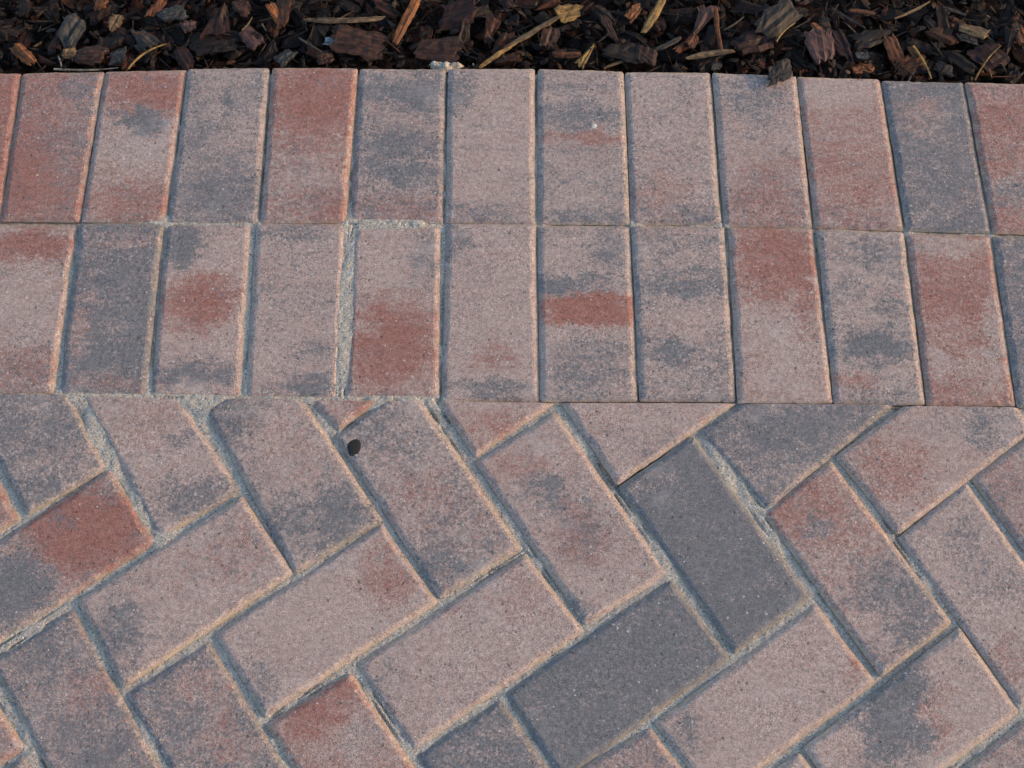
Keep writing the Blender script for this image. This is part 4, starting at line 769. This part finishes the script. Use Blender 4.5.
for k in range(190):
    for attempt in range(60):
        x = rnd.uniform(-0.62, 0.62); L, me = variants[(k + attempt) % 14]
        y = edge(x) + 0.008 + L * 0.25 + rnd.random() * 0.092
        ti = rnd.randrange(7)
        zone = WHERE[min(range(13), key=lambda q: abs(TOPS[q] - x))]
        back = y - edge(x)
        row = "bark chip by the brick edge" if back < 0.035 else "bark chip midway in the mulch" if back < 0.07 else "bark chip near the top border"
        label = ("long " if L > 0.031 else "small ") + SHADE[ti] + " " + row + ", " + zone
        if label not in used_labels: break
    used_labels.add(label)
    o = link("bark_chip", me)
    br = rnd.uniform(0.8, 1.4)
    o.matrix_world = Matrix.Translation((x, y, rnd.uniform(-0.027, -0.013))) @ Matrix.Rotation(rnd.uniform(0, 6.283), 4, 'Z') @ Matrix.Rotation(rnd.gauss(0, 0.22), 4, 'Y') @ Matrix.Rotation(rnd.gauss(0, 0.3), 4, 'X')
    o["tint"] = tuple(c * br for c in TINTS[ti])
    tag(o, label, "wood chip", "plain dark chips packed in the mulch")

# the uncountable rest of the mulch, filling the bed under and around them
allV, allF, allC = [], [], []
base = 0
geos = [flake_geo(rnd.uniform(0.02, 0.045), rnd.uniform(0.009, 0.02), 0.006, 1200 + k, 5, 4) for k in range(24)]
geos = [(np.array(v), np.array([f for f in F])) for v, F in geos]
rg = np.random.default_rng(17)
for k in range(5200):
    x = rg.uniform(-1.25, 1.25); y = edge(x) + 0.012 + rg.random() ** 1.3 * 0.62
    V, F = geos[k % 24]
    a, b_, c_ = rg.uniform(0, 6.283), rg.normal(0, 0.35), rg.normal(0, 0.4)
    R = np.array((Matrix.Rotation(a, 3, 'Z') @ Matrix.Rotation(b_, 3, 'Y') @ Matrix.Rotation(c_, 3, 'X')))
    inside = abs(x) < 0.66 and y < edge(x) + 0.145
    z = rg.uniform(-0.05, -0.028) if inside else rg.uniform(-0.045, -0.012)
    allV.append(V @ R.T + np.array([x, y, z])); allF.append(F + base); base += len(V)
    t = np.array(TINTS[rg.integers(0, 7)]) * rg.uniform(0.7, 1.3)
    allC.append(np.tile(np.append(t, 1.0), (len(V), 1)))
crumbs = [flake_geo(rnd.uniform(0.006, 0.014), rnd.uniform(0.002, 0.006), 0.0022, 1300 + k, 4, 3) for k in range(10)] + [flake_geo(rnd.uniform(0.016, 0.03), rnd.uniform(0.0012, 0.0024), 0.0012, 1330 + k, 4, 3) for k in range(6)]
crumbs = [(np.array(v), np.array(F)) for v, F in crumbs]
STRAW = [(0.16, 0.09, 0.04), (0.09, 0.035, 0.016), (0.05, 0.03, 0.02), (0.02, 0.012, 0.009), (0.03, 0.02, 0.015), (0.12, 0.10, 0.08)]
for k in range(4200):
    x = rg.uniform(-0.8, 0.8); y = edge(x) + 0.003 + rg.random() * 0.17
    V, F = crumbs[k % 16]
    R = np.array((Matrix.Rotation(rg.uniform(0, 6.283), 3, 'Z') @ Matrix.Rotation(rg.normal(0, 0.3), 3, 'Y') @ Matrix.Rotation(rg.normal(0, 0.5), 3, 'X')))
    near = y < edge(x) + 0.012
    z = rg.uniform(-0.03, -0.008) if near else rg.uniform(-0.036, -0.008)
    allV.append(V @ R.T + np.array([x, y, z])); allF.append(F + base); base += len(V)
    t = np.array(STRAW[int(rg.choice(6, p=(0.035, 0.12, 0.27, 0.345, 0.2, 0.03)))]) * rg.uniform(0.35, 0.75)
    allC.append(np.tile(np.append(t, 1.0), (len(V), 1)))
me = fast_mesh("mulch", np.concatenate(allV), np.concatenate(allF), M_MULCH)
att = me.color_attributes.new("tint", 'FLOAT_COLOR', 'POINT')
att.data.foreach_set("color", np.concatenate(allC).astype(np.float32).ravel())
tag(link("mulch", me), "dark bark mulch filling the bed behind the paving", "mulch", kind="stuff")

# ------------------------------------------------------------------ small things lying on the bricks
def lump(name, x, y, rx, ry, h, seed, mat, label, cat):
    r = np.random.default_rng(seed)
    V = []; F = []; k = 18; rings = 5
    out = 1 + 0.09 * np.sin(2 * np.linspace(0, 2 * math.pi, k, endpoint=False) + r.uniform(0, 6)) + r.normal(0, 0.06, k)
    for i in range(rings):
        f = 1 - i / rings
        z = h * (1 - f ** 2.6)
        for j in range(k):
            a = 2 * math.pi * j / k
            V.append((rx * f * out[j] * math.cos(a), ry * f * out[j] * math.sin(a), z + (r.normal(0, h * 0.09) if i else -0.0006)))
    V.append((0, 0, h))
    for i in range(rings - 1):
        for j in range(k):
            F.append((i * k + j, i * k + (j + 1) % k, (i + 1) * k + (j + 1) % k, (i + 1) * k + j))
    for j in range(k): F.append(((rings - 1) * k + j, (rings - 1) * k + (j + 1) % k, len(V) - 1))
    o = link(name, mesh_from(name, V, F, mat, True))
    o.location = (x, y, 0.0006)
    return tag(o, label, cat)


lump("gum_spot", -0.1633, 0.4150, 0.0086, 0.0090, 0.0008, 5, M_GUM, "small round black blob stuck near the corner of a greyish herringbone brick", "blob")
lump("stone_flake", 0.0881, 0.8052, 0.0036, 0.0028, 0.0007, 9, M_FLAKE, "tiny white flake lying on a grey brick of the top course", "flake")
